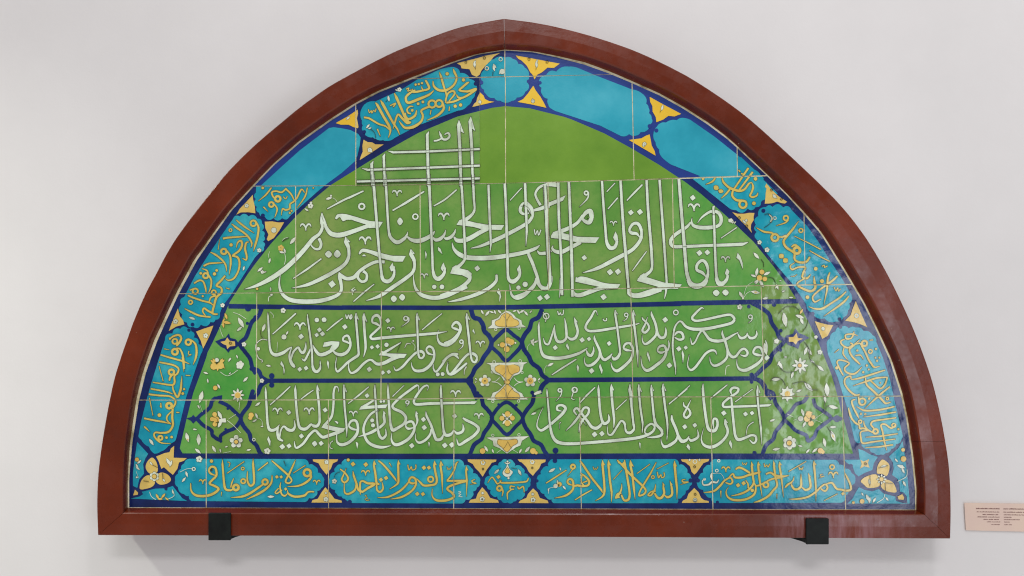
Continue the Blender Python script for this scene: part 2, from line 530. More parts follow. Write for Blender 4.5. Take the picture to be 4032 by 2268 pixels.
# The painted design, traced from the photograph. "# x y" starts a patch with its origin; then one shape per line:
# layer letter, shape letter (R smooth stroke, L stroke, P polygon, S smooth polygon, K scalloped outline, D lozenge dot,
# C disc, O ring, A leaf, F blossom, X large flower, V vowel mark), stroke width or bulge, points "x,y[,width]".
DESIGN = """
# 1600 30
tK.18 1110,655 1250,635 1350,650 1420,715 1500,760 1555,870 1530,930,0 1555,985 1510,1065 1400,1140 1340,1180 1190,1180 1115,1145 1010,1095 985,1040 945,985 965,950,0 945,900 990,790 1050,700
oP 640,705 740,680 900,640 1000,610 1190,575 1110,620 1070,670 1000,740 950,800 930,850 890,878 830,850 800,780 740,775 700,770 690,735
oP 1385,605 1945,710 1870,765 1790,760 1720,820 1660,850 1625,910 1600,850 1570,820 1530,740 1460,670 1420,650
oP 1610,990 1640,1050 1700,1130 1740,1200 1775,1270 1600,1230 1410,1195 1480,1160 1540,1090 1580,1030
fA 865,720,90,-95
fA 870,690,50,-60
kR4 868,740 878,780
fA 1650,720,90,-95
fA 1655,680,55,-70
kR4 1648,745 1643,790
fC 932,1195,20
fA 932,1200,60,80
fC 1605,1185,22
fA 1605,1180,60,80
kO 990,635,16,4
kO 1555,650,16,4
kO 1785,685,16,4
kO 755,690,14,4
fA 1110,770,80,75
fA 1120,740,70,55
fO 1020,770,22,12
fC 1215,810,34
fA 1190,820,60,120
fO 1195,655,22,10
kR8 1100,810 1095,860
bC 950,950,26
bC 880,965,26
bC 1548,935,22
bC 1690,955,20
# 1180 230
tK.12 780,650,.2 960,545,0 1300,390,0 1500,262,0 1700,175,.05 1900,112 2010,135 2030,185 2130,215 2150,260 2225,300 2240,400 2225,440 2185,520 2130,600 2010,660,0 1500,850,0 1200,1010 1095,1045 1060,1035 965,1020 930,1000 830,970 840,940 790,900 800,850 790,790
bC 820,930,22
bC 2250,310,24
oP 455,820 600,740 735,650 740,700 725,760 745,860 740,885 680,870 620,840 520,840
oP 810,1030 860,1060 920,1065 960,1090 1065,1090 900,1200 760,1290 775,1240 800,1180 795,1110
oP 2285,430 2330,470 2350,515 2400,540 2470,550 2190,615 2210,575 2240,550 2250,500
fA 615,755,70,-45
fF 890,1160,32
fA 905,1170,60,60
yR40 960,560,12 985,592 1060,730 1130,850,40 1150,920,30 1125,1005,6
yR26 815,748,28 880,760,30 1000,830,28 1090,860,26 1138,905,16
yR40 1025,530,10 1050,572,42 1120,700,40 1190,825,34 1240,900,26 1268,970,6
yR40 1200,440,10 1225,492,42 1290,640,40 1345,765,38 1395,815,34 1408,800,12
yR30 1185,895,6 1205,820,26 1245,712,30 1300,760,36 1365,820,38 1410,815,14
yR28 1442,612,8 1400,608,24 1362,645,26 1375,690,28 1410,700,22
yR34 1482,655,12 1462,725,38 1385,770,36 1345,735,28 1340,690,16
yO 1678,578,46,26
yR32 1640,612,32 1560,645,34 1540,670 1562,730,32 1535,805,36 1440,868,46 1340,880,38 1290,835,26 1258,790,6
yO 1768,572,44,26
yR32 1808,555,28 1825,640,38 1745,725,36 1612,785,6
yR32 1945,128,8 1960,170,36 1990,245,30 1955,335,34 1860,402,38 1765,402,40 1702,352,34 1690,285,10
yR32 1772,175,8 1792,230,36 1835,380,30 1860,465,26 1850,565,12
yR32 2150,300,8 2125,312,34 2055,372,34 2025,405,30 2130,418,36 2235,388,38 2150,455,34 2060,500,32 2005,490,28 1990,455,10
yR30 2060,500,30 1960,545,32 1860,562,30
yR28 1845,545,22 1880,445,28 1945,412,34 1965,450,30 1890,545,16
yR32 1595,275,30 1642,370,36 1600,400,30 1560,398,24 1545,355,8
yR30 1590,400,30 1500,420,32 1430,425,30 1428,385,10
yR34 1465,400,20 1390,445,34 1345,500,36 1375,562,40 1500,520,44 1640,460,34 1700,408,10
yC 1470,332,15
yC 1510,326,15
yC 1550,314,15
yC 2040,590,22
yC 1972,605,22
yC 1870,195,22
yC 2077,272,22
yC 1502,575,18
yC 1562,552,18
yC 1427,658,18
yR14 872,645 885,690 908,660 915,695 938,655 958,680 968,635
yR16 1350,390 1385,375 1370,415 1410,400
yR16 1665,655 1655,712
yR16 1900,610 1893,665
yR20 985,895,24 1022,985,6
yR22 1145,600,16 1215,570,26 1185,615,20
fA 1128,510,80,80
kR5 1090,545 1110,530
fA 865,860,70,-50
fA 890,885,50,-20
kR5 895,890 950,940 965,1010
fF 1265,395,30
fA 1228,402,40,20
wL46 1640,922,2 1617,965,46 1632,1620,46
wL50 2020,778,2 2014,850,50 2032,1150,48 2045,1620,46
wP 2022,785 2085,950 2040,925
wL46 2170,735,2 2160,800,50 2180,1100,46 2188,1340,40 2196,1620,38
wP 2172,740 2225,920 2180,885
wL40 1083,1202,2 1066,1240,40 1078,1620,40
wL46 935,1298,2 912,1338,46 925,1620,46
wL38 1115,1172,2 1185,1190,38 1600,1180,38 2285,1148,36
wL38 785,1393,2 860,1412,38 1600,1385,38 2285,1358,38
wL36 724,1560,36 2283,1520,36
kL4 724,1592 2283,1552
wR30 1835,965,10 1885,945,30 1900,990,30 1860,1026,34 1812,1020,30 1785,965,30 1767,922,8
wR24 1800,1015,24 1745,1040,24 1700,1046,22
# 2100 200
tK.15 450,200 290,265,.25 165,305 75,370 85,420 75,440,.1 105,470 115,560 185,608 190,680 230,735,0.05 300,770,0 850,950,0 1110,1080 1215,1055 1300,1075 1360,1030 1460,990 1455,960,0 1505,910 1500,860 1465,790 1460,720 1430,670 1410,570,.1 1250,490,0 760,300,0 560,215,.05
bC 85,405,22
bC 1475,955,26
bC 1560,1010,26
oP 1475,583 1620,665 1875,800 1790,832 1710,825 1650,870 1560,905 1552,840 1512,770 1510,700 1482,650
oP 1475,1060 1490,1140 1500,1200 1540,1275 1550,1330 1380,1230 1210,1130 1290,1120 1370,1110 1430,1075
fA 1635,720,80,-75
kR4 1620,755 1605,780
fF 1410,1180,26
fA 1395,1205,45,60
tK.12 1900,850,.05 1990,875,0 2300,1090,0 2576,1310,0 3100,1810,0 2900,1900,0 1740,1440,.02 1640,1360 1595,1250 1550,1160 1525,1040 1570,960 1600,925 1680,910 1820,880
# 2700 500
tK.2 955,620,.3 975,695,.3 995,780,.3 950,860,.3 955,950,.3 885,1015,.3 785,1035,.3 640,1055,.1 540,1020,0 90,660,0 250,600,0 600,420,0 700,380,0 870,540,.1
oP 1022,715 1085,790 1180,880 1285,948 1260,970 1215,965 1160,945 1100,965 1060,970 1002,972 1010,900 1015,830 1025,780 1005,760
oP 590,1080 660,1100 740,1100 800,1088 872,1090 860,1140 862,1180 830,1230 825,1290 840,1345 780,1270 690,1180
fA 1130,880,80,45
fC 1125,880,20
kO 1090,795,14,4
kO 1215,912,14,4
fA 745,1205,70,45
fC 768,1185,16
kO 680,1150,16,4
kO 775,1255,16,4
fF 560,1185,24
fA 600,1210,40,-50
yR28 795,520,30 740,600,30 610,790,28
yR24 670,545,20 690,570
yR30 850,570,30 760,690,30 670,810,26
yR30 700,590,26 745,600,10
yR28 460,640,14 480,700,34 540,760,36 600,790,40 680,810,40 745,790,32 800,720,30 835,700,10
yR30 835,700,10 855,760,34 835,830,30 815,870,30 850,890,30 900,870,28 915,835,12
yR28 560,790,30 510,850,28 450,905,6
yR30 600,800,30 590,870,34 640,925,36 720,935,36 770,950,30
yO 725,980,46,28
yR28 765,1000,26 720,1030,20
yC 885,657,24
yC 865,968,24
yS 360,745 410,748 412,795 362,792
yS 415,800 460,790 478,825 430,838
yR26 375,640,24 340,690,30 255,728,6
yC 220,655,18
bC 985,1062,26
fR22 1055,1110,8 1095,1150,26 1078,1205,24
kR4 1000,1110 1060,1100 1110,1160 1060,1230 995,1275
fO 1130,1155,18,10
yO 1270,1155,30,22
yR22 1300,1180,24 1260,1215,22 1150,1250,6
# 1380 690
wR44 283,-10 297,150 330,560 362,950,42 375,1080,40 392,1240,44 415,1325,50 480,1345,58 540,1290,44 555,1210,36 530,1150,20
wP 533,1108 495,1168 515,1220 558,1210 566,1160 545,1150
wR38 438,-10 450,130,40 470,500 485,700 510,790,44 590,850,58 680,805,46 718,750,24 725,715,3
wR44 712,770,12 760,812,44 830,832,62 900,825,66 990,785,58 1045,740,40 1070,705,4
wR50 1042,785,16 1080,820,46 1140,805,52 1190,750,34 1207,690,4
wR50 1187,790,16 1215,805,42 1270,785,48 1315,735,34 1333,678,4
wR60 1312,780,16 1350,825,58 1430,828,64 1520,795,66 1640,725,62 1740,675,60
wR42 1553,-10 1565,300,38 1574,420,34 1555,480,36 1500,535,50 1420,585,56 1365,612,20
wP 1345,628 1380,570 1470,540 1485,577 1600,605 1740,628 1948,632 1912,693 1800,690 1690,692 1560,655
wR44 992,-10 1000,130 1025,720,40 1037,1000,38 1045,1200,40 1070,1290,50 1120,1312,66 1178,1260,46 1197,1190,36 1180,1150,20
wP 1178,1106 1143,1178 1165,1218 1205,1205 1195,1150
wR38 1398,-20,34 1408,100 1435,560 1450,900,40 1455,1020,38 1442,1080,34 1390,1140,46 1330,1190,60 1275,1240,20
wP 1264,1245 1295,1165 1340,1140 1385,1180 1490,1205 1540,1250 1500,1310 1420,1268
wR50 1500,1230,40 1515,1275,44 1505,1330,54 1450,1385,50 1370,1440,48 1200,1520,44
wR38 1750,120 1765,560 1780,860,34 1768,978,3
wR40 1957,100 1975,500,42 1990,1000,42 1995,1250,42 2012,1325,48 2065,1347,64 2130,1295,46 2152,1225,36 2145,1180,20
wP 2147,1137 2110,1190 2130,1245 2163,1220
wR42 2213,100 2228,500 2236,700,36 2224,900,3
wR40 2290,490,8 2255,410,40 2200,350,24 2160,400,44 2155,460,46 2200,492,34 2262,480,20
wR40 2230,345,40 2295,420,46 2305,520,40 2235,610,50 2000,742,56 1800,837,54 1640,900,36 1522,926,3
wR60 1287,850,3 1312,935,40 1385,1005,64 1500,1045,66 1750,1048,66 2000,1018,60 2220,975,56 2350,925,46 2403,883,4
wR40 2368,955,10 2400,990,42 2475,988,50
wR46 2248,948,3 2262,1010,46 2310,1120 2360,1260,44 2395,1380,40 2440,1430,48 2500,1430,50
wR40 2350,1370,30 2300,1440,40 2200,1500,40 2080,1540,30
wR54 2463,120,48 2490,600,52 2515,1100,56 2528,1340,50 2500,1430,40
wR40 2620,130,46 2500,120,46 2400,150,36 2345,230,30 2368,310,34 2410,380,40
wR44 2325,445,34 2400,425,50 2520,385,56
kR4 2160,395 2210,385 2270,430 2295,520
kR4 2450,130 2470,440
wR24 -20,290 165,200,16
wR26 533,445,18 700,355 935,205,18
wR26 1055,390,16 1200,305 1347,182,18
wR18 2022,320,12 2170,160,16
wO 142,395,36,22
wO 823,525,33,18
wS 627,536 665,585 627,635 592,585
wD 1607,1180,38
wC 1062,1415,28
wC 1160,1415,30
wC 2215,1383,34
wC 2130,1425,28
wV 590,225,60
wV 1183,520,70
wV 187,825,76
wV 935,1275,48
wP 1108,908 1140,930 1165,1000 1112,952
wR14 2330,685 2345,755 2370,700 2385,760 2415,690
# 900 700 2.8975
wR50 1225,470,24 1250,435,44 1330,432,40 1450,470,56 1600,515,56 1700,525,60
wP 1290,480 1262,430 1330,430 1420,480 1350,478 1305,498
wP 1600,495 1760,503 1722,567 1600,575
wR50 1600,545,50 1450,600,54 1280,652,64 1175,640,60 1118,575,44 1090,500,40 1068,440,40 1065,396,3
wR46 1055,440,20 1060,490,44 1068,570,40 1035,640,40 960,700,50 880,800,56 780,910,60 640,1040,62 480,1150,60 320,1230,40 180,1272,3
wR30 950,705,30 940,765,16 990,812,26 1040,805,36 1055,750,36 1030,690,40
wR24 1125,355,14 1300,260,26 1540,150,18
wR24 1872,375,16 2050,265,26 2232,155,18
wO 1520,327,32,20
wV 880,560,62
wR50 1335,672,3 1340,730,54 1368,800,46 1370,900,42 1330,980,46 1240,1050,50 1080,1140,52 900,1220,42 722,1258,3
wP 1335,672 1390,735 1355,735
wR24 735,1150,12 900,1040,26 1060,922,18
wS 1140,832 1180,872 1143,912 1100,872
wS 1240,822 1280,872 1240,912 1200,872
wD 1180,1213,44
wR50 1490,870,20 1530,828,44 1620,845,46 1750,890,64 1880,920,66 1960,922,66
wP 1545,870 1570,895 1520,895
wP 1880,890 2022,892 1985,957 1880,955
wR44 1780,960,40 1680,960,40 1580,1005,42 1490,1070,42 1430,1135,50 1350,1150,46 1290,1120,50 1258,1075,6
wR34 1480,1085,40 1475,1140,34 1520,1185,34 1570,1165,36 1575,1100,30 1535,1065,40
wR46 1262,1080,10 1265,1130,46 1282,1200,42 1283,1290,38 1220,1350,46 1050,1402,56 850,1412,60 700,1390,54 610,1320,40 578,1220,26 592,1100,3
wR46 2080,812,3 2082,870,52 2118,950,44 2110,1060,40 2030,1140,46 1870,1250,50 1720,1350,44 1568,1402,3
wP 2080,812 2125,865 2095,870
wR40 2105,1090,3 2118,1210,22 2145,1280,40 2210,1340,50 2340,1370,54 2470,1350,54 2600,1295,50 2720,1240,48
wS 1885,1342 1920,1380 1887,1420 1850,1380
wS 1980,1325 2015,1362 1985,1402 1945,1365
wR20 1425,1412,14 1540,1310,22 1662,1212,12
wV 1425,1290,30
wP 2240,830 2262,870 2250,930
fA 735,715,110,-50
kR4 610,725 690,680
fR5 610,720 640,690 690,682
oF 597,800,38
fA 610,850,70,10
fA 640,830,60,70
fR6 640,860 650,930 635,990
fA 468,945,66,-75
fR4 455,910 455,880 470,840
fA 360,1045,80,-40
fF 385,1075,22
fA 415,1075,40,-20
fF 935,320,34
fF 940,285,16
fA 890,365,60,35
fA 1145,235,80,-15
fR4 1190,230 1220,250 1235,275
fC 1168,205,12
fA 480,1270,50,80
fR8 455,1410 460,1360 500,1340
fA 490,1330,40,0
# 2150 690
wR46 0,118,46 90,105,46 140,118,30 168,155,3
wP 35,345 150,300 250,253 215,322 35,397
wR42 155,92 165,600 190,1000,40 205,1449,36 205,1520,36
wR42 290,85 310,600,44 325,1000,46 335,1449,44 335,1540,44
wR50 455,550,30 500,480,56 560,455,70 575,535,66 548,598,60 495,585,50 455,545,30
kC 536,533,17
GC 536,533,12
wR50 470,505,40 400,600,44 300,665,54 180,715,60 90,760,50 65,787,8
wP 62,795 88,722 150,700 222,735 400,780 675,788 627,858 400,852 200,808
wR50 440,850,50 330,905,56 200,972,60 120,965,50 78,925,30 92,890,3
wR20 75,960,4 60,965,30
wD 485,1045,36
wD 1075,472,38
wD 1190,465,40
wD 812,1228,42
wD 912,1222,42
wD 1860,285,38
wD 1945,985,40
wD 2045,978,38
wO 510,225,24,20
wR20 538,215,20 528,290,22 425,400,3
wR14 770,208 875,98
wR24 785,428,14 910,285,20
wR28 1025,320,16 1120,220 1222,118,20
wR18 1095,1212,12 1190,1080,22 1275,965,12
wR20 2215,800,12 2418,662,18
wR38 710,72 730,400,40 755,700,42 770,850,44 812,920,60 870,910,50 902,835,34 895,790,26
wP 880,713 850,790 885,850 915,820 905,760
wV 855,608,46
wV 1875,405,74
wV 2275,1062,56
wR44 945,62,42 970,500 1010,1000,48 1045,1449,44 1047,1510,42
wR46 1197,800,4 1150,742,40 1085,732,50 1058,690,36 1100,620,40 1165,615,46 1208,700,44 1200,810,46 1110,930,50 1000,1000,56 850,1080,60 650,1180,50 463,1237,3
wR44 1275,62,40 1295,450 1325,800,46 1345,1100,44 1335,1200,38 1270,1262,50 1205,1315,50 1165,1335,14
wP 1153,1337 1195,1270 1245,1240 1275,1292 1500,1362 1722,1383 1700,1416 1500,1450 1440,1418 1300,1370
wL42 1440,58,40 1450,210,40 1500,900,42 1530,1350,36
wR50 1685,48,46 1720,500,50 1755,900,52 1780,1200,52 1812,1330,52 1870,1392,60 1960,1395,68 2030,1325,46 2055,1220,40 2030,1120,44 1980,1080,44 1918,1130,40 1915,1200,44 1985,1238,44 2035,1298,4
wR50 1918,608,3 1980,530,26 2090,460,40 2185,475,50 2222,560,50 2190,635,44 2080,662,56 1950,662,54 1870,638,44 1846,590,24 1852,540,3
wR50 1835,595,24 1790,650,40 1700,710,50 1620,770,50 1578,840,50 1610,900,50 1720,905,46 2000,893,40 2480,875,48 2564,848,4
wR38 2120,410,34 2128,500,36 2140,850,40 2155,1200,42 2172,1330,46 2220,1372,56 2280,1340,46 2308,1265,34
wP 2110,395 2140,385 2140,430 2110,430
wP 2292,1178 2268,1245 2300,1290 2325,1220
wP 2430,983 2413,1045 2450,1075 2495,1190 2492,1110 2465,1030
wR50 380,1340,26 430,1305,44 520,1320,56 700,1385,64 840,1405,56
wP 760,1375 942,1383 905,1440 760,1449
kR4 2108,500 2150,500
kR4 1730,905 1785,905
fF 2345,575,30
fA 2395,600,40,-50
# 2750 850
tK.2 859,-112,.3 939,-112,.3 1074,-107,.3 1179,-77,0 1380,130,0 1530,340,0 1670,570,0 1800,760,0 1925,975,.1 1945,1020 1910,1110 1895,1200 1840,1285 1740,1338 1600,1300 1440,1225 1370,1125,0 1190,860,0 1010,650,0 870,480,0 745,305,.3 739,203,.3 729,113,.3 759,3,.3
bC 1450,1240,24
bC 1790,1310,24
oP 1995,1080 2050,1210 2140,1412 2060,1375 1980,1350 1860,1328 1930,1260 1955,1180
oP 1475,1335 1560,1360 1640,1380 1710,1385 1680,1440 1640,1520 1570,1560 1520,1440
fC 2005,1265,30
gC 2005,1265,12
fC 1580,1430,24
yR28 732,148,5 830,200,30 930,215,28 965,245,16
yO 970,275,44,30
yR28 1005,262,22 1060,268,28 1110,250,34
yR34 1272,65,5 1200,165,34 1120,260,34 1080,325,36 1110,395,38 1190,450,36 1225,480,30
yO 1248,438,40,36
yR28 1180,395,20 1225,368,32 1280,410,30
yR34 1222,480,36 1222,555,32 1290,590,34 1370,580,34 1412,520,28
yR26 1225,592,6 1165,635,20 1190,680,28 1270,650,26 1355,655,30 1330,720,32 1320,780,30 1380,790,34 1422,742,10
yR30 1345,795,20 1262,845,24 1258,880,30 1330,925,34 1425,955,36 1482,910,36 1472,840,38 1465,765,8
yR30 1665,718,18 1640,800,32 1630,940,28 1590,1130,3
yR28 1762,762,24 1690,830,34 1560,920,26 1450,1025,26 1475,1090,26 1550,1055,12
yR28 1872,960,16 1800,1030,30 1680,1110,26 1570,1175,34 1480,1178,24 1398,1150,4
yR28 1905,1018,18 1850,1085,32 1740,1170,28 1590,1272,4
yR18 1215,255,8 1400,345,18 1550,425,18
yR18 1408,440,12 1540,515,20 1665,578,14
yO 1300,185,24,18
yS 1028,485 1078,488 1076,535 1026,532
yS 1080,540 1130,543 1128,590 1078,587
yC 1487,670,24
yC 1567,828,26
yC 1382,1032,24
yR14 1720,905 1745,950 1765,910 1775,955 1800,925
yR16 1565,640 1600,625 1595,655 1635,635
yR14 1170,765,3 1215,765,12 1250,742,6
fF 775,335,30
fF 870,430,34
fA 735,505,110,48
kR5 795,550 825,590 830,650
fA 740,710,110,-80
fA 700,760,80,20
fA 870,730,100,-25
fA 745,830,90,-60
fA 800,860,110,60
fA 730,830,60,150
gC 805,712,32
gC 775,785,36
gC 842,800,30
fR5 690,835 610,900 570,1030
fR5 660,955 610,985 570,1045
fA 540,1000,100,60
fA 725,968,120,10
gA 725,968,40,10
kR5 880,770 950,790 980,850
fA 1000,900,80,70
fA 990,900,60,130
fA 1080,955,50,-20
fA 850,1045,80,-10
fA 1175,1035,60,0
fA 1040,822,30,0
wS 225,935 268,975 228,1018 182,975
wS 342,932 385,970 348,1012 302,970
fC 565,1045,14
bL58 -300,1110 0,1105 1300,1080
# 600 650
tP 1370,266 1640,18 1869,-187 2240,-470 2300,-480 2390,-468 2510,-445 2610,-395 2640,-350 2630,-255 2600,-120 2570,-50 2400,100 2180,262
tK.3 1315,266,0 1312,350 1312,430 1325,530 1355,605 1425,655 1535,672 1645,672 1740,650,0 2100,330,0 2190,255,0
bC 1400,640,26
oP 1272,378 1278,440 1300,530 1306,612 1220,598 1120,600 1065,628 1110,550 1180,480
oP 1425,718 1520,714 1600,728 1670,725 1610,830 1540,925 1468,965 1450,940 1472,880 1432,800
fF 1195,515,28
fC 1540,825,34
fA 1530,830,60,60
yR28 1510,285,20 1440,375,28 1345,455,6
yC 1400,290,18
yR28 1700,292,24 1640,345,28 1570,330,26 1515,345,28 1530,400,26 1570,440,20
yO 1590,428,34,30
yO 1508,500,30,26
yR26 1540,490,20 1582,560,28 1550,665,5
yR26 1690,300,26 1760,370,26 1795,440,20
yR28 1800,460,24 1745,495,28 1742,550,28 1690,570,28 1650,555,24 1635,635,5
yR28 1930,350,10 1890,308,26 1830,420,28 1780,470,24
yR24 1965,285,16 1935,400,26 1832,545,5
yC 1765,580,13
yC 1742,607,14
yR20 1408,530,24 1465,590,4
yR14 1660,400 1690,430 1710,395
yC 2040,290,10
yR28 1060,695,10 1100,728,28 1180,790,28 1290,862,4
yR30 1005,745,12 1060,790,32 1150,850 1220,915 1260,990,28 1250,1045,5
yR30 895,932,34 960,920,30 1100,910,26 1222,902,12
yO 1280,738,36,26
yR32 1310,712,20 1345,790,32 1335,900,34 1305,1010,34 1283,1092,4
yO 990,825,18,14
yC 998,1012,22
yR30 1065,1050,6 1080,985,24 1120,958,34 1138,1010,34 1105,1080,34 1040,1130,30 1010,1148,20
yR32 1225,975,6 1190,985,28 1175,1060,34 1195,1150,30 1188,1202,28 1140,1180,6
yO 905,1095,34,28
yR30 935,1078,22 985,1150,32 992,1260,30 973,1390,4
yR28 735,1105,10 790,1130,30 880,1200,28 930,1270,28 940,1350,5
yR28 650,1280,30 720,1248,28 890,1238,14
yR16 852,940,4 835,1072,12
yR32 1010,1150,26 1080,1170,34 1105,1240,32 1090,1340,28 1035,1435,30 965,1462,24 925,1440,6
yC 815,1335,18
yC 787,1380,22
fA 1158,1300,50,-60
fF 1355,1080,30
# 480 1000
tK.2 1406,-437,.3 1496,-477,.3 1606,-477,.3 1716,-447,.3 1776,-387,.3 1776,-297,.3 1801,-227,.3 1786,-157,.3 1801,-87,.3 1756,-27,0 1690,40,0 1370,540,0 1275,660,0 1240,760,.3 1185,835,.3 1125,860,.3 1000,895,.3 905,925,.3 825,870,.3 765,765,.3 750,640,.3 790,545,0 920,290,0 1090,20,0 1216,-167,0 1396,-427,.2
bC 895,895,24
bC 850,965,22
oP 710,690 735,790 775,840 792,892 690,920 595,975 650,830
oP 940,985 1030,950 1160,908 1110,1040 1030,1200 1000,1100
fF 680,855,34
fF 1062,1035,34
fA 890,815,90,20
fF 1275,650,30
yR26 1015,185,10 1075,208,26 1095,250,18
yO 1062,275,32,28
yR28 1090,258,22 1132,330,28 1125,430,28 1095,495,5
yR28 915,372,24 980,335,30 1030,350,26 1060,430,28 1068,492,8
yO 930,472,34,24
yR24 860,460,20 910,440,24
yR34 1310,275,28 1250,345,36 1200,400,34 1258,430,30 1262,490,34 1200,550,36 1170,650,34 1150,750,34 1215,765,24
yO 1165,487,28,20
yR26 1105,610,20 1130,550,26 1195,530,26
yR28 835,525,24 900,553,30 1010,590,28 1120,620,28 1160,655,10
yO 870,612,24,20
yR26 795,692,10 870,732,28 980,780,30 1125,800,22
yR30 1150,752,28 1090,720,30 1040,688,30 1025,730,24 1060,782,14
yC 1025,535,14
yC 1000,245,18
yR14 1320,430 1365,445
yR30 600,1085,16 650,1045,30 720,1028,34 752,1065,34 730,1120,34 690,1165,28
yO 672,1108,32,24
yR26 610,1090,20 600,1060,14
yO 672,1240,36,30
yR32 690,1195,20 735,1205,26 772,1285,32 785,1400,32 787,1460,30
yR28 490,1278,22 600,1312,30 760,1355,28 862,1397,4
yO 842,1118,34,28
yR32 872,1088,20 930,1140,32 947,1230,34 935,1320,32 902,1405,3
yR16 850,1230,18 845,1270,14 880,1275,8 830,1300,3
yR14 535,1203,16 600,1215,6
bP 1182,1110 1250,1080 1310,1065 1355,1008 1375,1065 1440,1080 1478,1128 1470,1170 1420,1210 1375,1215 1350,1252 1305,1200 1250,1175
bR50 1770,680,60 1735,780,50 1650,860 1615,950 1570,1060 1495,1140 1560,1240 1625,1330 1655,1449 1700,1520
bC 1590,880,20
bC 1700,810,36
oP 1248,1115 1310,1100 1335,1058 1365,1100 1432,1110 1437,1165 1370,1172 1335,1207 1325,1160 1280,1140
kO 1375,1130,16,5
bL58 1350,662 2800,682
bC 1600,690,40
fA 1545,190,50,-60
fA 1510,870,150,60
fA 1490,950,90,140
fR6 1410,740 1490,770 1575,825
gA 1320,790,90,70
gA 1330,870,110,10
gA 1285,900,80,80
gA 1290,840,60,-60
fR5 1240,930 1260,1000 1285,1055
fR5 1290,880 1260,900
fF 1548,1145,32
fA 1365,1340,60,-60
fF 1500,1400,50
gC 1250,1415,44
gC 1165,1425,44
gA 1170,1350,70,50
gA 1260,1350,70,-50
fC 1205,1345,26
fA 1460,1300,50,60
# 1000 1100
bL56 170,1285 2780,1282
bC 225,1225,36
bC 225,1340,34
bR50 -15,1130 60,1160 95,1235 175,1287
bR50 175,1287 90,1345 45,1449 -20,1520
wR28 175,418,3 178,470,26 185,600 200,850 225,930,40 280,958,50 370,930,48 440,880,30 485,855,5
wR40 478,865,8 450,960,30 470,1050,46 500,1095,48 520,1115,20
wR30 470,1010,20 500,920,30 560,862,28 585,905,34 620,932,44 652,880,34 658,795,3
wR28 603,1000,4 640,1028,32 680,960,30 720,880,26 748,835,8
wR34 680,438,3 680,495,28 710,700,32 735,900,34 740,1080,34 760,1150,44 800,1170,44 840,1120,34 838,1028,4
wR50 745,828,5 780,900,40 830,952,48 900,945,54 1000,890,46 1055,840,44 1070,795,30
wP 873,855 890,800 980,783 1082,790 1070,840 1000,905 955,900 990,830 935,850
wR34 1232,830,12 1180,795,30 1130,775,28 1140,730,30 1190,715,34 1218,780,34 1220,850,34 1180,920,44 1110,955,50 1040,940,40 995,895,16
wR38 1295,422,3 1290,475,36 1310,700,38 1325,900,36 1320,960,40 1250,1010,40 1180,1060,36 1120,1120,36 1060,1168,34 1035,1120,22 1037,1050,14 1052,978,3
wP 1297,425 1330,512 1305,500
wR36 1397,423,3 1390,480,36 1405,700 1415,870,34 1388,988,3
wP 1397,425 1438,545 1412,520
wR34 1608,600,10 1550,562,40 1500,540,28 1510,480,34 1560,455,44 1602,500,34 1605,590,30 1550,650,34 1478,722,34 1500,755,36 1620,742,44 2050,705,38 2300,685,38 2450,660,3
wR44 1212,1030,3 1198,1110,18 1230,1185,30 1300,1160,40 1400,1060,36 1480,1020,30 1560,1072,44 1650,1060,50 1760,1005,56 1880,965,46
wP 1583,962 1620,905 1690,938 1938,945 1905,995 1780,1005 1680,970
wR36 1640,935,40 1750,870,34 1865,800,14
kR4 1865,800 1815,920
wR36 2070,423,3 2065,480,36 2075,700,34 2080,900,34 2095,985,30 2130,998,34 2158,955,30 2120,912,44 2050,935,34 1970,1010,34 1880,1110,36 1800,1155,24 1770,1100,4
wP 2070,425 2107,522 2085,512
wR36 2290,960,8 2215,940,34 2185,890,24 2220,850,34 2270,880,34 2285,980,34 2240,1080,44 2150,1150,46 2050,1158,40 2005,1110,20 1997,1050,3
wR34 2275,1070,3 2275,1130,22 2310,1170,30 2380,1090,34 2440,1000,36 2520,950,40 2590,950,30
wR34 2465,1070,3 2450,1130,20 2475,1200,34 2530,1195,36 2620,1130,36 2700,1060,30
wR44 2340,640,3 2325,730,20 2360,810,40 2450,832,46 2540,775,44 2600,690,34
wD 597,725,38
wD 830,640,32
wD 795,705,30
wD 868,690,34
wC 797,515,29
wC 889,512,31
wD 1152,602,36
wD 1697,523,34
wD 1495,862,28
wD 1568,850,30
wC 1680,830,28
wD 580,1140,32
wD 660,1125,32
wD 1462,1140,36
wD 1633,1182,30
wD 1710,1172,30
wC 2330,1205,25
wC 2392,1200,25
wV 582,590,70
wV 1735,632,48
wR26 235,695,14 400,550,26 532,430,20
wR22 920,655,12 1020,570,24 1125,490,16
wR20 2130,642,14 2250,540,22 2385,432,10
wP 348,1035 333,1075 370,1115 380,1205 390,1160 378,1090
wP 935,1025 923,1060 945,1140 953,1060
wR16 1162,445 1178,500 1200,450 1215,500 1232,445 1243,480 1222,508
wO 1925,495,26,18
wR16 1962,480,14 1960,530,20 1870,600,3
fC 380,730,32
fA 420,680,60,-60
fA 125,610,110,-70
kR5 80,640 90,720 120,745
fR10 170,770,10 100,760,10 30,820,12 30,920,10 60,1000,14 110,1030,14 95,1052,10
fC 55,880,22
fR5 205,410 250,460 240,490
fF 370,395,36
fA 185,1095,70,10
fR4 300,790 290,920
fR10 1910,870,4 1940,815,14 1990,820,10
fR5 1990,790 2040,840 2035,900
fC 2020,780,12
fR8 1250,200 1245,130 1275,105
fF 100,1285,30
gC 40,120,16
# 1750 1100
bL60 -1300,357 0,360 780,354 2376,322 3000,308
bL58 1310,1277 2600,1268 3914,1256
bR58 335,370 370,480 440,505 490,580 505,655 560,710 597,790 575,880 500,985 460,1060 390,1130 350,1215 290,1282
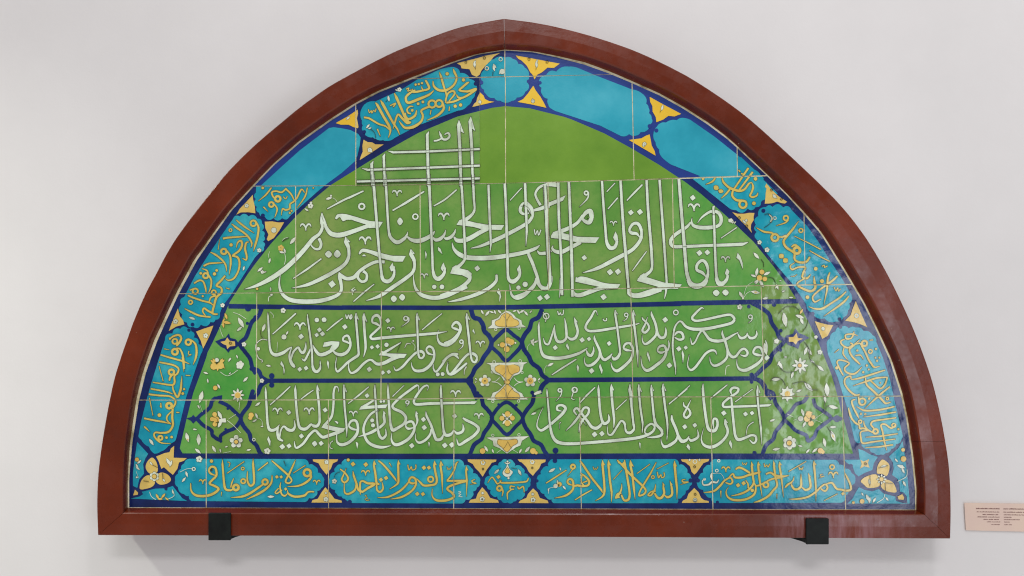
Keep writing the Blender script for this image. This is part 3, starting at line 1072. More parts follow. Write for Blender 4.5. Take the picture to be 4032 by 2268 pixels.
bR56 290,1282 350,1370 385,1449 420,1520
bR56 1240,375 1190,480 1110,525 1080,620 1020,700 985,790 1010,890 1070,975 1110,1060 1200,1130 1240,1215 1310,1277 1235,1350 1210,1449
bR48 597,800 680,715 780,640 880,710 975,790 960,860 880,950 780,1030 690,940 600,860
wR46 660,-60,30 655,20,44 560,112,50 400,192,54 200,255,44 40,286,3
wR44 -50,212,50 100,158,56 220,95,54 320,10,44
wP 685,110 663,160 700,205 693,292 720,215 705,150
wR50 1165,-20,30 1150,50,44 1085,130,50 1000,205,60 915,238,48 850,190,34 826,60,3
wR46 1172,-20,40 1195,60,46 1250,112,60 1310,108,52 1347,40,42 1350,-40,44
wR36 1480,-20,36 1475,110,34 1457,232,3
wR44 1615,-40,34 1620,120,36 1650,188,50 1720,200,60 1850,155,62 1980,115,50 2150,95,40
wP 1690,-20 1900,50 2228,60 2195,118 2000,128 1860,125 1965,95 1660,30 1665,-30
wD 2018,223,42
wD 1212,238,38
wD 1300,222,40
wL44 2328,-10,44 2335,120,44
wR50 2335,110,44 2352,190,50 2450,212,58 2600,180,60 2750,130,50
wR38 285,422,3 280,480,36 305,700,38 330,930,36 350,1030,28 392,1050,34 412,990,34 370,945,44 300,950,34 220,1030,36 120,1160,36 60,1205,28 28,1150,14 45,1040,3
wP 285,425 327,517 300,505
wR40 215,655,8 150,630,38 98,605,26 115,565,34 155,542,40 200,590,40 190,670,42 100,770,46 0,815,44
wR36 -20,1045,34 50,980,36 110,952,38 165,985,28 182,1012,5
wV 455,815,58
wP 370,628 353,655 388,692
wO 215,790,22,16
wR14 240,780,12 230,850,16 178,895,3
fR12 280,1105,20 255,1150,14 250,1212,3
wR30 1203,533,3 1195,600,28 1205,750,30 1225,900,36 1270,975,50 1400,1000,50 1550,985,46 1700,940,40 1780,895,26 1815,868,3
wR40 1800,895,6 1820,950,42 1860,965,42 1890,910,30 1890,848,3
wR28 1253,740,3 1275,810,26 1320,820,30 1360,720,26 1385,630,22 1400,575,3
wR34 1395,585,8 1400,700,34 1430,780,42 1490,790,42 1545,740,34 1540,600,36 1523,488,3
wR34 1550,715,8 1600,757,42 1660,740,42 1690,660,34 1665,560,36 1642,478,3
wP 1642,478 1692,545 1670,540
wR34 1940,455,3 1925,400,14 1900,405,28 1860,480,34 1805,560,34 1790,620,34 1840,655,36 1990,645,38 2200,610,36 2400,578,28 2480,552,4
wR36 2165,382,3 2165,440,34 2190,600,36 2215,800,34 2225,930,36 2190,995,44 2145,1010,44 2125,975,10
wP 2165,385 2202,445 2182,440
wR36 1900,708,3 1905,760,34 1960,880,36 1990,980,38 2030,1020,42 2090,985,38 2128,938,4
wR36 1965,890,20 1960,990,34 1890,1070,44 1820,1095,36 1780,1060,18 1772,985,3
wR36 2385,905,8 2310,895,40 2272,870,26 2295,820,34 2355,812,36 2388,890,34 2370,1000,40 2290,1090,44 2190,1160,46 2130,1120,24 2108,1045,3
wR38 2397,385,3 2390,450,38 2415,650,38 2445,900,36 2455,1110,3
wP 2397,388 2425,460 2405,455
wD 1745,768,36
wD 1833,755,30
wD 2088,812,32
wD 1405,865,34
wD 1865,1160,38
wP 1555,808 1538,845 1575,898 1582,865
wP 1685,1078 1676,1110 1693,1188 1707,1115
wP 1975,1068 1958,1105 1995,1202 2007,1150
wR26 1360,1212,14 1500,1120,26 1672,1012,18
wR14 1435,400 1450,450 1470,420 1480,450 1505,440 1510,385
wO 1290,465,36,14
wR12 1250,420 1290,470 1280,540
wR14 2010,500 2025,525 2055,520 2055,490
wO 2305,450,22,14
wR12 2330,450,12 2310,500,12 2265,530,3
fA 1345,1080,95,-28
fR4 1300,1090 1270,1130 1272,1190
fA 1115,805,90,60
fA 1120,780,80,-60
fA 1160,790,70,-25
fR4 1090,810 1055,850 1052,895
fP 780,395 830,410 875,445 905,482 975,520 985,570 1038,607 545,622 600,575 600,520 680,490 715,445
gS 785,420 850,460 880,498 935,525 945,570 890,598 790,602 690,598 645,575 648,530 700,502 725,455
kR4 745,460 790,520 785,600
kR4 835,450 795,520 790,600
kR4 785,420 850,460 880,498 935,525 945,570 890,598 790,602 690,598 645,575 648,530 700,502 725,455 785,420
fO 650,635,16,8
fO 948,620,16,8
fO 630,1047,18,8
fO 960,1035,18,8
fO 985,1180,14,7
fO 605,1175,14,7
fP 525,1060 1055,1050 1005,1080 990,1145 945,1200 875,1225 835,1285 755,1285 715,1220 640,1195 590,1145 585,1085
gS 700,1082 800,1090 880,1078 948,1105 945,1170 875,1200 830,1260 795,1290 750,1235 700,1195 650,1165 643,1112
kR4 785,1092 770,1180 730,1230
kR4 800,1092 820,1180 865,1215
kR4 700,1082 643,1112 650,1165 700,1195 750,1235 795,1290 830,1260 875,1200 945,1170 948,1105 880,1078
gC 795,1300,36
kO 795,1300,36,4
fX 513,1287,84,5
gC 513,1287,42
kC 513,1287,10
fX 1088,1287,86,5
gC 1088,1287,42
kO 1088,1287,14,5
fR9 600,1300 650,1290 700,1245
fR9 600,1300 670,1310 725,1350
fR9 995,1300 930,1295 880,1245
fR9 995,1300 930,1315 885,1350
fA 400,1262,40,40
fA 398,1300,30,-60
fA 1200,1265,50,-50
fA 1200,1300,30,60
gC 805,775,40
gC 735,830,34
gC 850,795,38
gC 790,885,38
fA 830,790,80,-45
fA 825,835,70,35
fA 780,830,90,90
fC 685,832,12
fC 900,805,12
kR4 795,780 800,830 860,850
fA 480,415,70,60
fA 545,430,90,-50
fA 600,415,60,20
fA 640,415,60,70
fA 700,410,70,45
fA 940,415,70,60
fA 985,405,80,-30
fA 1035,430,80,50
fA 1095,410,50,-50
fA 890,400,60,-20
# 2450 1100
wR50 70,-20,46 80,120,46 110,190,58 200,200,60 350,155,62 500,110,54 680,92,40
wP 200,-20 560,55 752,70 705,120 480,112 470,98 190,20
wR32 568,-20,34 555,150,30 535,248,3
wR60 835,0,50 870,68,60 950,92,66 1040,60,56 1075,0,40
wR46 1190,-20,44 1220,55,52 1270,62,52 1330,-10,36
wR30 322,475,3 290,570,26 255,645,32 290,675,34 340,620,32 320,560,28 262,505,24 250,478,6
wR36 367,403,3 375,450,34 420,560,36 450,690,36 490,740,40 540,725,40 555,660,30 548,608,3
wR36 430,640,14 425,710,34 350,790,40 290,820,34 257,780,18 252,705,3
wD 545,512,38
wD 718,880,36
wD 805,865,28
wD 598,1090,38
wO 680,420,30,16
wR34 1035,380,4 1015,358,18 985,375,28 930,430,34 885,490,34 930,525,34 1050,510,34 1250,465,36 1370,450,36 1420,500,40 1390,550,40 1250,590,40 1050,628,46 900,630,46 810,600,36 755,540,30 720,535,24 670,600,24 650,700,30 640,850,34 655,1000,30 675,1110,26 677,1210,3
wR34 655,720,14 700,670,34 755,680,38 775,745,34 725,765,34 665,735,12
wR30 583,770,3 595,830,26 575,900,26 550,920,10
wR34 555,905,8 495,930,38 448,905,22 475,852,34 535,845,36 558,920,36 520,1010,44 430,1090,46 320,1155,46 255,1100,24 235,975,3
wP 325,913 310,950 348,1048 354,1000
wR30 865,735,3 885,820,26 925,790,24 970,700,24 1015,650,30 1060,700,34 1110,760,44 1200,782,46 1300,765,44 1400,710,30 1478,665,4
wR40 1462,680,6 1500,742,40 1560,730,36 1592,675,4
wR36 1578,685,8 1620,742,40 1680,735,36 1707,690,26 1697,648,3
wR36 1270,645,3 1270,695,32 1310,800,36 1345,920,36 1390,980,44 1440,975,36 1500,900,34 1550,880,34 1590,930,34 1560,972,34 1495,955,8
wR36 1325,870,14 1330,980,34 1260,1060,40 1170,1095,36 1120,1050,18 1110,975,3
wR34 1197,955,4 1180,910,28 1130,900,34 1060,940,34 990,1030,34 930,1110,36 870,1150,34 828,1090,18 850,955,3
wP 765,898 753,930 770,1065 787,960
wR34 1815,768,3 1830,830,30 1825,900,30 1788,925,10
wR40 1795,965,6 1720,958,42 1662,930,28 1690,868,34 1750,865,36 1785,940,36 1770,1010,34 1700,1080,46 1570,1150,50 1490,1140,36 1455,1080,16 1455,1005,3
wD 1837,990,34
wO 1625,475,24,14
wR14 1650,480,14 1640,520,14 1600,552,3
fR8 1360,1090 1320,1110 1305,1210
fF 1490,350,36
bR52 1640,298 1760,360 1860,440 1895,550 1960,650 1990,730 2055,780 1980,870 1900,960 1870,1050 1790,1120 1710,1200 1640,1255
bR52 1640,1255 1740,1280 1805,1350 1835,1449 1900,1520
bC 1605,345,24
bC 1925,320,28
bC 2010,650,24
bC 2005,895,24
bC 1640,1210,28
bC 1640,1300,24
fF 1955,785,34
# 3000 1200
bP 280,440 310,390 390,370 425,300 470,360 550,390 605,420 540,450 485,490 460,560 410,535 330,510
oP 340,410 400,408 440,358 455,420 522,430 455,460 430,505 395,470 342,470
tK.2 860,430 930,340 1010,275 1100,300 1190,290 1290,335 1400,385 1450,470,0 1530,660,0 1620,930,0 1685,1230,0 1725,1400,0 1785,1657,.1 1770,1707 1700,1767 1640,1827 1570,1880 1510,1897 1420,1877 1360,1827 1280,1800 1255,1760 1170,1700,0 1130,1527,0 1080,1307,0 1030,1150,0 960,920,0 890,760,0 835,620,0 825,520
bC 995,280,24
gC 480,770,26
fX 485,770,110,8
gC 480,770,28
kO 480,770,28,5
fX 322,1130,105,8
fC 322,1130,70
gC 325,1130,36
fA 290,190,190,80
fA 480,150,120,20
fA 505,205,100,65
fA 180,945,120,-5
fA 590,1040,150,45
fA 470,1090,80,-20
fA 745,805,110,40
fA 235,765,110,60
fA 215,740,70,-60
fA 555,585,110,110
fA 610,600,90,60
fA 385,890,90,110
fF 190,460,34
fA 45,560,160,80
fD 60,680,30
fA 825,1080,180,85
fA 800,1195,100,80
fA 910,1300,120,10
fA 300,662,45,0
fA 640,720,60,20
gA 500,85,80,-60
fF 735,600,34
fF 685,410,24
kR5 470,60 400,20 300,30 210,110
kR5 590,190 570,270 520,340
kR5 540,470 600,560 610,680 700,780
kR5 110,970 150,920 250,940 300,1020
kR5 390,1000 540,975 600,1060 710,1080
kR5 230,800 300,850 400,850
kR5 790,1300 800,1230
yR26 1168,338,8 1160,375,26 1130,425,24 1070,430,26 1062,382,22 1150,372,24 1215,392,4
yR26 1050,435,14 1000,462,24 1020,510,26 1090,545,26 1150,505,24 1120,485,18
yR26 1045,530,14 1030,620,26 1092,705,4
yR28 1242,438,5 1170,510,28 1110,570,28 1140,650,30 1200,712,34 1247,757,14
yR24 1185,645,18 1250,640,24 1287,695,6
yO 1300,490,34,26
yR28 1170,510,12 1240,488,24 1275,540,28 1310,600,28 1350,690,30 1390,750,30 1425,792,28 1495,778,6
yO 1375,592,24,18
yR26 1032,897,14 990,820,28 952,725,20 1000,700,22 1105,740,24 1050,800,26 1065,850,26 1140,880,28 1200,860,28 1268,788,6
yR28 1562,828,20 1400,880,28 1240,930,28 1135,945,14 1125,905,24 1060,930,26 1050,1000,26 1110,1090,30 1190,1148,30 1240,1135,16
yO 1272,1228,42,24
yR26 1225,1150,20 1228,1200,26 1250,1265,20
yR28 1592,918,16 1450,930,28 1330,970,30 1158,1027,6
yR28 1590,920,20 1560,1010,28 1500,1062,28 1420,1000,26 1370,955,20
yR30 1312,925,20 1330,1015,30 1420,1100,34 1520,1200,34 1570,1250,28 1637,1232,8
yR28 1622,1038,20 1520,1120,30 1430,1200,28 1308,1312,4
yR28 1682,1290,20 1500,1330,28 1300,1340,28 1198,1288,4
yR28 1702,1360,20 1500,1395,28 1288,1422,6
yR28 1185,1198,14 1140,1222,26 1160,1300,28 1210,1400,28 1232,1445,4
yR26 1100,1308,6 1145,1460,26
yC 1210,580,14
yC 1445,560,14
yC 1440,670,12
yC 1490,670,12
yC 1460,710,14
yC 1330,770,14
yC 1355,820,12
yC 1285,855,15
yC 1500,990,10
yR14 975,565,16 920,608,4
yC 1360,1190,16
yO 1590,1190,16,14
yR14 1365,450 1410,445
yC 950,800,20
# 450 1380
tK.1 597,6,0 642,-134,.3 737,-214,.3 837,-274,.3 927,-284,.3 977,-244,.3 1007,-164,.3 1067,-84,.3 1097,46,0 1050,180,0 910,600,0 800,1060,0 785,1115,.15 730,1170 680,1215 590,1280 510,1308 440,1220 340,1130 305,1085,0 340,900,0 405,640,0 480,380,0
yR30 865,85,30 882,272,4
yR28 570,148,24 650,163,28 760,190 815,232,28 800,290,30 762,325,30 765,400,32 740,438,30 620,425,26 488,403,18
yO 725,275,34,30
yR30 735,310,26 705,345,34 700,385,20
yR14 568,198 620,390
yR26 462,485,26 560,503 680,528,24 745,555,6
yR30 740,440,20 748,500,26 800,590,34 840,500,36 850,420,30 858,322,4
yR28 438,555,28 560,570 700,580,26 765,620,26 775,670,28 740,725,34
yO 695,700,34,34
yR34 740,735 735,850 742,950 690,1030 600,1045,30 520,1040,26 505,1080,28 540,1130,30 600,1172,20 715,1180,6
yO 585,1108,26,26
yR26 735,765,14 672,830,26 670,885,24 722,935,14
yR28 378,860,28 500,885 620,905 705,928,10
yR16 445,600 490,825,10
yC 572,820,24
yC 662,1105,17
yC 727,1098,17
yC 885,490,15
yC 868,546,18
yR24 378,965,26 408,990,24 450,1032,3
yR16 588,665 595,725,16 580,700
yR16 785,785 825,787
yR14 905,315 965,318
fA 470,1160,100,55
bR46 1040,872 1100,812 1210,725 1240,640 1290,600
bP 1250,600 1320,575 1368,568 1362,625 1275,628
bR46 1325,645 1440,700 1530,780 1605,850
bR46 1055,875 1130,950 1230,1010 1245,1075 1335,1135 1350,1080 1420,1030 1530,980 1605,880
bP 912,862 980,842 1000,815 1022,840 1060,870 1022,905 1000,928 970,890
bC 1440,735,18
bC 1412,1000,18
bC 1350,1150,20
bR54 1930,395 1860,440 1820,550
bC 1755,520,28
bR52 1755,515 1725,620 1700,700 1625,800 1602,870 1640,960 1710,1050 1735,1135 1800,1200 1840,1285 1880,1330
bC 1735,235,22
oP 760,1210 752,1360 920,1365 880,1400 820,1420 800,1500 743,1577 690,1535 630,1480 597,1500 560,1400 530,1345 640,1300 700,1290 720,1240
fX 1565,565,92,8
gC 1565,568,38
fX 1545,1155,92,5
kC 1545,1158,34
hC 1545,1158,25
gA 1250,145,80,40
gA 1370,140,80,-40
gA 1310,215,100,90
gA 1240,205,70,110
gA 1380,200,70,60
fC 1300,115,22
kC 1303,158,10
fF 1590,190,50
fR6 1340,270 1440,322 1565,250
fA 1465,290,40,-40
fA 1665,365,90,-45
gC 1280,475,30
fA 1325,455,70,60
fA 1100,590,160,105
fA 925,1100,130,75
fA 1070,1130,150,88
gC 930,1130,10
fA 1020,1000,60,10
fA 1465,115,50,-40
fA 1558,80,50,70
fA 1160,285,70,20
fA 1185,385,60,80
gC 1272,810,30
gC 1240,870,28
gC 1290,875,40
gC 1275,935,30
kR4 1265,850 1300,860 1310,900 1280,920
fA 1340,820,120,62
fA 1340,930,110,-62
fP 1320,870 1410,858 1420,912 1330,912
fR6 1430,885 1500,940 1560,1000 1605,1045
fR5 1450,870 1540,810
gC 1735,820,34
gC 1725,855,26
fA 1805,830,80,70
fA 1780,890,70,-30
fR6 1810,850 1870,890 1875,965
fA 1872,965,40,0
fA 1420,1220,45,-20
fA 1705,1260,65,-10
fA 1265,1250,100,60
fA 1345,1270,60,75
fA 1060,1275,100,40
fO 1770,1130,18,9
fF 1940,1275,44
fR5 1592,650 1580,750
fR4 1480,1280 1380,1300
fA 1820,680,85,-35
fA 1070,715,60,60
fR4 1085,690 1120,780
wR32 1920,462,3 1920,525,30 1930,700 1945,930,34 1972,1005,46 2040,1002,40 2098,938,4
wR40 2088,948,6 2068,1030,34 2088,1115,46 2140,1148,20
wR30 2095,1110,20 2112,1010,24 2150,962,26 2200,1003,44 2260,1010,44 2290,960,32 2280,878,3
wR34 2295,438,3 2295,500 2305,680 2330,900 2355,980,42 2425,995,46 2490,940,34 2500,922,4
wR24 1973,692,14 2110,570,24 2232,455,16
wR20 2348,632,12 2440,560,20 2527,500,12
wV 2070,765,62
wV 2470,765,66
wD 2212,785,34
wD 2372,1085,34
wD 2130,1220,38
wD 2215,1210,34
wD 2540,1185,36
wP 1955,1088 1938,1125 1975,1218 1982,1150
# 1200 1400
wR42 78,862,8 112,892,44 160,890,44 188,830,34 178,600,34 160,450,34 158,365,3
wP 158,368 193,455 175,440
wR34 -132,1085,6 -130,1120,16 -105,1171,30 -20,1115,36 60,1005,36 130,950,34 180,995,40 230,1035,44 310,1012,46 420,975,50 490,945,40
wP 210,912 255,855 300,885 420,912 512,923 487,965 420,965 300,940
wR30 432,468,3 418,402,16 385,398,28 365,480,30 365,600,32 345,760,34 290,840,40 235,893,30
wR34 497,360,3 495,420 505,650 530,900 533,1035,3
wP 497,362 538,467 515,455
wR40 690,945,8 605,930,38 560,890,24 590,830,34 650,830,38 675,920,36 650,1010,44 560,1100,44 460,1130,46 405,1080,24 413,920,3
wV 615,735,54
wD 258,690,34
wD 790,508,32
wD 125,1112,34
wD 207,1112,34
wP 645,1100 665,1182 680,1120 660,1095
wP 375,830 415,870 427,850 405,830
wR34 905,535,14 860,575,30 790,620,36 725,655,34
wP 688,686 715,640 780,638 900,630 1052,618 1025,668 900,668
wR36 890,366,3 888,430 900,600,34 925,900,32 945,1010,38 985,1052,42 1028,1010,34 1030,970,26 1022,922,3
wR40 1000,698,3 1005,780,42 1010,850,36 950,910,40 850,970,44 760,1005,30 670,1032,3
wP 1000,698 1028,735 1010,740
wR34 930,690,30 840,740,34 765,850,32 745,960,34 790,1080,40 870,1140,46 980,1163,42 1097,1140,3
kR4 895,720 920,700 960,690
wC 855,822,26
wC 865,885,26
wC 965,583,17
wC 1003,580,17
wR24 548,610,14 690,500,26 812,395,16
wR16 1112,520,16 1262,375,8
wR34 1055,355,3 1055,450,32 1070,650 1085,850 1112,942,50 1165,925,44 1255,865,38 1282,790,40 1230,720,42 1130,672,40 1115,630,36 1200,540,36 1330,440,36 1420,378,32 1445,390,16 1438,452,3
wR34 1552,445,3 1568,400,10 1550,378,26 1500,400,30 1430,490,34 1382,580,34 1410,618,38 1600,608,42 1850,602,36 2130,598,36
wP 2110,580 2183,580 2150,616 2110,616
wR36 1410,703,3 1415,760 1428,830,30 1402,905,12
wP 1410,703 1442,742 1425,742
wR36 1400,905,6 1315,928,38 1278,885,22 1310,843,34 1368,843,36 1390,930,36 1340,1030,44 1250,1100,46 1150,1130,46 1100,1070,26 1105,975,3
wR36 1535,706,3 1545,765,34 1600,880,36 1640,1000,40 1670,1065,44 1730,1055,44 1765,985,10
wR38 1728,368,3 1725,430 1740,700 1758,930,36 1782,1005,46 1850,1000,44 1893,935,8
wR40 1893,945,6 1930,985,42 1990,970,40 2012,930,34 2002,862,3
wR36 1600,930,12 1590,1000,34 1530,1070,38 1450,1105,36 1405,1060,18 1408,982,3
wR42 2003,790,20 2050,820,40 2150,870,40 2205,930,44 2150,1010,44 2040,1085,44 1955,1130,34 1925,1050,4
wD 1505,810,34
wD 1515,912,36
wD 1900,768,34
wD 1775,1138,38
wD 1865,1132,38
wD 1357,1142,36
wV 1912,480,64
wV 2207,765,58
wP 1565,1098 1575,1162 1587,1110 1575,1095
wO 1300,592,20,14
wR12 1325,575,10 1320,610,12 1285,645,3
wR10 360,1080 325,1110 320,1165 355,1185
bR52 2070,315 2140,400 2165,480 2240,535 2262,625 2320,690 2375,775 2345,880 2275,980 2240,1060 2150,1130 2100,1240 2060,1300
# 1900 1400
bR52 820,312 760,390 735,440
bR52 655,480 630,600 560,690 510,790 540,900 610,1000 650,1080 740,1130 790,1220 850,1290
bR46 105,800 190,670 305,592 420,670 510,790 420,900 310,1000 200,900 105,800
bC 630,470,26
bC 205,622,18
bC 430,628,18
bC -65,478,26
bC 925,1205,38
fR34 655,490,24 700,470,40 745,458,30
fP 308,335 360,385 415,420 445,455 500,478 520,520 582,556 50,562 112,522 130,472 195,450 245,405
gS 310,355 365,405 405,455 458,485 468,545 320,555 168,548 165,500 220,450 262,405
kR4 265,410 300,460 310,545
kR4 385,410 330,480 315,545
kR4 310,355 365,405 405,455 458,485 468,545 320,555 168,548 165,500 220,450 262,405 310,355
fP 45,1040 590,1022 500,1080 480,1140 420,1165 310,1243 220,1175 140,1145 130,1080
gS 200,1062 310,1070 430,1060 442,1110 380,1150 310,1222 240,1160 188,1115
kR4 200,1062 310,1070 430,1060 442,1110 380,1150 310,1222 240,1160 188,1115 200,1062
kR4 320,1090 290,1150 260,1180
kR4 320,1090 350,1150 370,1175
gC 318,740,36
gC 245,795,32
gC 378,792,32
gC 316,858,38
fA 275,760,80,45
fA 352,760,80,-45
fA 278,840,80,-50
fA 350,840,80,50
fC 310,800,18
kO 310,800,20,4
fA 45,1180,90,60
fA 130,1210,60,70
fA 480,1210,70,-60
fA 570,1190,100,-50
gC 640,1210,38
gC 0,1210,36
gC 680,1232,20
fO 130,1012,16,8
fO 462,1005,16,8
fO 130,580,16,8
fO 457,577,16,8
fR5 380,1190 450,1235
fR5 240,1190 180,1235
wR32 815,418,3 820,480,28 835,650 850,830,34 880,1000,40 945,1092,50 1080,1118,44 1300,1108,42 1700,1075,44 1950,1045,44 2080,1010,40 2160,960,34 2182,900,32 2140,865,28 2075,910,30 2058,975,24 2100,1000,20
wR36 1005,705,6 948,688,32 952,640,32 1010,630,36 1052,670,44 1010,740,44 900,840,40 800,920,40 735,948,36 690,890,20 715,770,10 772,650,3
wR34 1058,952,3 1160,850,34 1240,740,34 1290,662,32 1345,672,34 1340,735,34 1290,795,30 1240,870,34 1222,972,6
wR34 1195,755,14 1160,700,32 1200,668,34 1260,740,34 1330,830,36 1380,900,42 1440,922,48 1495,885,42 1520,840,8
wP 1245,800 1318,890 1280,830 1265,790
wR34 1470,368,3 1470,430 1485,650 1508,800,36 1540,862,44 1592,840,40 1605,790,32 1592,743,3
wR36 1635,358,3 1632,420,38 1645,600 1668,800,34 1663,922,3
wP 1635,362 1670,442 1652,440
wR40 1870,358,3 1868,430,50 1880,490,50 1890,650,38 1912,850,36 1920,930,34 1870,980,44 1820,960,30 1800,860,34 1760,828,30 1720,880,28 1640,1000,34 1592,995,22 1580,885,3
wR36 1983,358,3 1980,420 2000,650 2030,850,34 2023,982,3
wP 1983,362 2023,462 2003,455
wR36 2140,366,3 2140,430 2160,650 2190,850,40 2270,950,42 2265,1010,40 2170,1035,30 2085,1035,8
wP 2140,370 2177,450 2160,445
wR38 2290,352,3 2287,420,40 2315,650 2345,880,34 2337,1078,3
wP 2290,355 2333,452 2312,445
wR36 2395,752,3 2400,815,34 2450,930 2485,1020 2530,1082,44 2590,1070,36
wR38 2480,1000,12 2450,1080,36 2370,1140,40 2300,1150,34 2268,1100,16 2262,1050,3
wD 1420,1000,38
wD 1513,990,36
wP 1983,1098 1998,1187 2005,1115
wR22 1232,602,14 1320,505,24 1427,402,16
wR18 1690,687,12 1827,558,14
wR18 2365,612,18 2480,520,16 2600,420,12
wO 980,440,22,18
wR14 1008,440,14 990,510,14 932,578,3
wO 1168,435,32,18
wR14 1160,430 1140,500 1130,545 1170,562,6
fA 650,735,75,-20
kR4 640,720 700,680 770,655
wR8 990,845,20 975,870,4 975,930,3
# 2600 1450
bR50 1190,120 1280,180 1340,272 1430,322 1460,440 1530,540 1572,640 1530,720 1460,810 1430,900 1340,980 1290,1110
bR46 1572,620 1660,540 1720,460 1820,420 1870,345
bR46 1940,385 1970,480 2060,540 2160,630 2060,720 1990,780 1950,870 1875,922 1850,850 1720,790 1640,710 1570,650
bC 2240,640,44
bR40 2160,635 2240,640
bP 2280,610 2325,640 2280,670
bC 1190,1070,22
bC 1430,315,24
wR36 150,593,3 150,650,34 200,770 235,880,38 275,930,44 330,912,38 368,855,4
wR38 352,870,6 385,915,40 440,900,38 482,860,32 470,773,3
wR36 220,830,12 200,910,34 120,970,38 50,1000,34 15,940,16 8,890,3
wR30 392,392,3 340,500,26 298,590,32 330,628,34 380,580,34 360,520,28 300,475,26 295,430,8
wD 310,742,34
wD 437,722,32
wD 805,568,36
wD 1080,580,32
wD 1163,568,30
wR40 543,193,3 540,260,36 555,450,38 590,700 620,780,46 690,790,46 725,720,36 715,650,36 680,640,30 668,690,26 680,775,8
wR38 820,638,3 825,700,40 855,790,36 830,870,36 740,960,44 640,1000,48 550,970,36 520,890,16 550,760,3
wP 820,638 860,695 840,690
wR34 905,335,8 890,280,36 930,245,34 990,262,34 970,310,34 880,370,34 800,440,34 802,487,34 900,488,34 1370,470,32 1410,453,4
wR36 900,365,24 910,500 930,700 950,850,38 990,905,46 1080,880,36 1150,850,32 1205,860,34 1215,915,32 1180,950,28 1130,905,12
wR34 1235,213,3 1230,290,36 1245,500 1275,750,32 1285,970,3
wP 1235,215 1270,315 1250,310
wR18 108,457,12 375,218,14
wR22 638,382,14 750,290,24 852,208,14
wR16 948,427,12 1172,263,12
wP 885,908 868,950 905,1022 912,960
wP 350,958 330,995 370,1042 380,1000
wR10 1182,680,16 1110,740,12 1085,860,5
fX 1640,945,95,6
kC 1635,948,40
hC 1635,948,32
gC 1880,590,40
gC 1860,640,40
gC 1910,700,36
gC 1940,620,26
kR4 1850,600 1880,640 1920,640 1900,680
gA 1890,560,90,10
fA 1805,560,100,72
fC 1780,640,34
fA 1825,710,90,-62
fR5 1690,660 1740,640
fR5 1690,620 1610,580
fR5 1960,640 2060,570
fR5 1950,650 2050,690
fA 2190,860,150,68
gA 2190,860,50,68
fA 2082,940,120,80
fA 1470,1025,100,-10
fA 1775,985,60,10
fA 2190,745,90,0
fA 2190,490,120,15
gC 2030,1045,36
gC 2060,1062,24
fA 1960,1040,90,-40
fA 1870,1050,70,-50
fA 1420,660,75,-20
kR5 2090,560 2080,520 2140,470
kR5 2120,740 2150,790 2180,830
# 300 1800
tP 773,-192 913,-42 875,20 850,90 860,210 800,280 775,390 720,365 720,200 745,0
tP 690,525 800,500 850,470 830,440 1000,400 1140,395 1225,365 1290,450 1345,520 1410,557
oS 880,130 900,60 960,5 1010,50 1035,130 1025,190 960,215 910,190
oS 1005,230 1090,195 1170,230 1202,290 1150,335 1060,347 1005,300
oS 808,402 820,310 880,240 940,235 1000,300 970,370 880,402
oP 722,485 745,412 785,450 780,478
bC 1138,402,20
fX 990,245,66,6
kC 990,245,34
hC 990,245,28
fA 950,80,60,50
kR4 970,100 1030,130
fA 1110,290,60,60
kR4 1090,200 1100,280
kR4 850,300 920,310
fA 800,60,70,-40
fA 770,110,60,60
gC 770,30,26
fA 780,140,70,40
fR4 760,180 790,260
fC 768,255,12
gA 1030,500,80,60
gA 1105,490,80,-50
gA 1065,530,70,0
gA 1150,530,60,40
fR7 930,440 955,500 1010,540
fR7 1170,530 1240,490 1220,410
fA 1225,440,60,80
fA 1170,60,110,60
fA 1200,80,90,-70
tC 1140,110,22
yR34 1775,235,8 1705,208,32 1682,165,28 1715,122,34 1765,140,34 1778,230,34 1725,290,34 1692,335,34 1760,368,34 1805,405,38 1740,462,40 1640,492,40 1520,485,38 1458,425,26 1452,330,12
kC 1715,162,14
yR32 1855,28,3 1855,90,30 1870,280 1890,400,38 1950,420,34 2000,400,24
yO 2025,385,34,34
yR26 1960,385,20 1975,320,24 1998,268,8
yR18 1912,205,12 2130,55,14
yR16 2300,170,12 2430,65,14
yR12 1920,62 1950,75 1935,125
yR34 2243,18,3 2243,90 2255,250 2250,335 2205,362,34 2170,295,28 2172,180,10
yO 2118,305,28,22
yO 2112,145,18,13
yR36 2483,230,10 2475,320,30 2410,400,36 2300,470,38 2155,537,5
yO 2395,315,34,28
yR36 2370,345,24 2320,380,34 2200,460,38 2100,500,34 1958,512,4
yC 1715,50,22
fF 1560,25,44
fO 1490,150,20,12
fA 1400,215,80,72
fA 1365,285,80,-50
fR5 1470,145 1400,150 1315,190
yV 1605,310,46
yR14 1845,440 1838,492,4
# 1000 1600
tK.2 -814,664,0 640,668,.2 695,740 765,755 810,840 870,890 885,960 850,1040 800,1070 780,1140 695,1160 640,1213,0 -790,1200,.2 -824,1134 -884,1114 -964,1024 -999,934 -964,854 -924,794 -884,724
bC -650,640,20
yR28 527,678,4 500,740,26 450,850,30 400,950,28 440,975,28 478,940,24 440,880,30 330,780,34 225,688,16
yR16 50,815,12 175,718,12
yR16 498,846,10 652,748,14
kR10 378,690 402,760,3
yD 290,895,24
yD 345,895,22
yD 402,1048,22
yO 675,842,44,32
yR34 705,815,20 722,900,34 650,970,36 550,1010,28 422,1016,4
yR30 762,1083,20 690,1085,26 640,1130,36 520,1145,36 440,1110,30 422,1060,6
yR28 430,1100,8 390,1135,30 350,1110,26 330,1020,24 342,960,5
yR24 355,1060,18 290,1105,24 268,1090,20 312,1038,18
yV 795,962,46
fA 215,1145,90,0
oP 745,672 1065,672 1055,697 1000,722 975,790 940,830 922,868 890,830 850,780 820,722 750,697
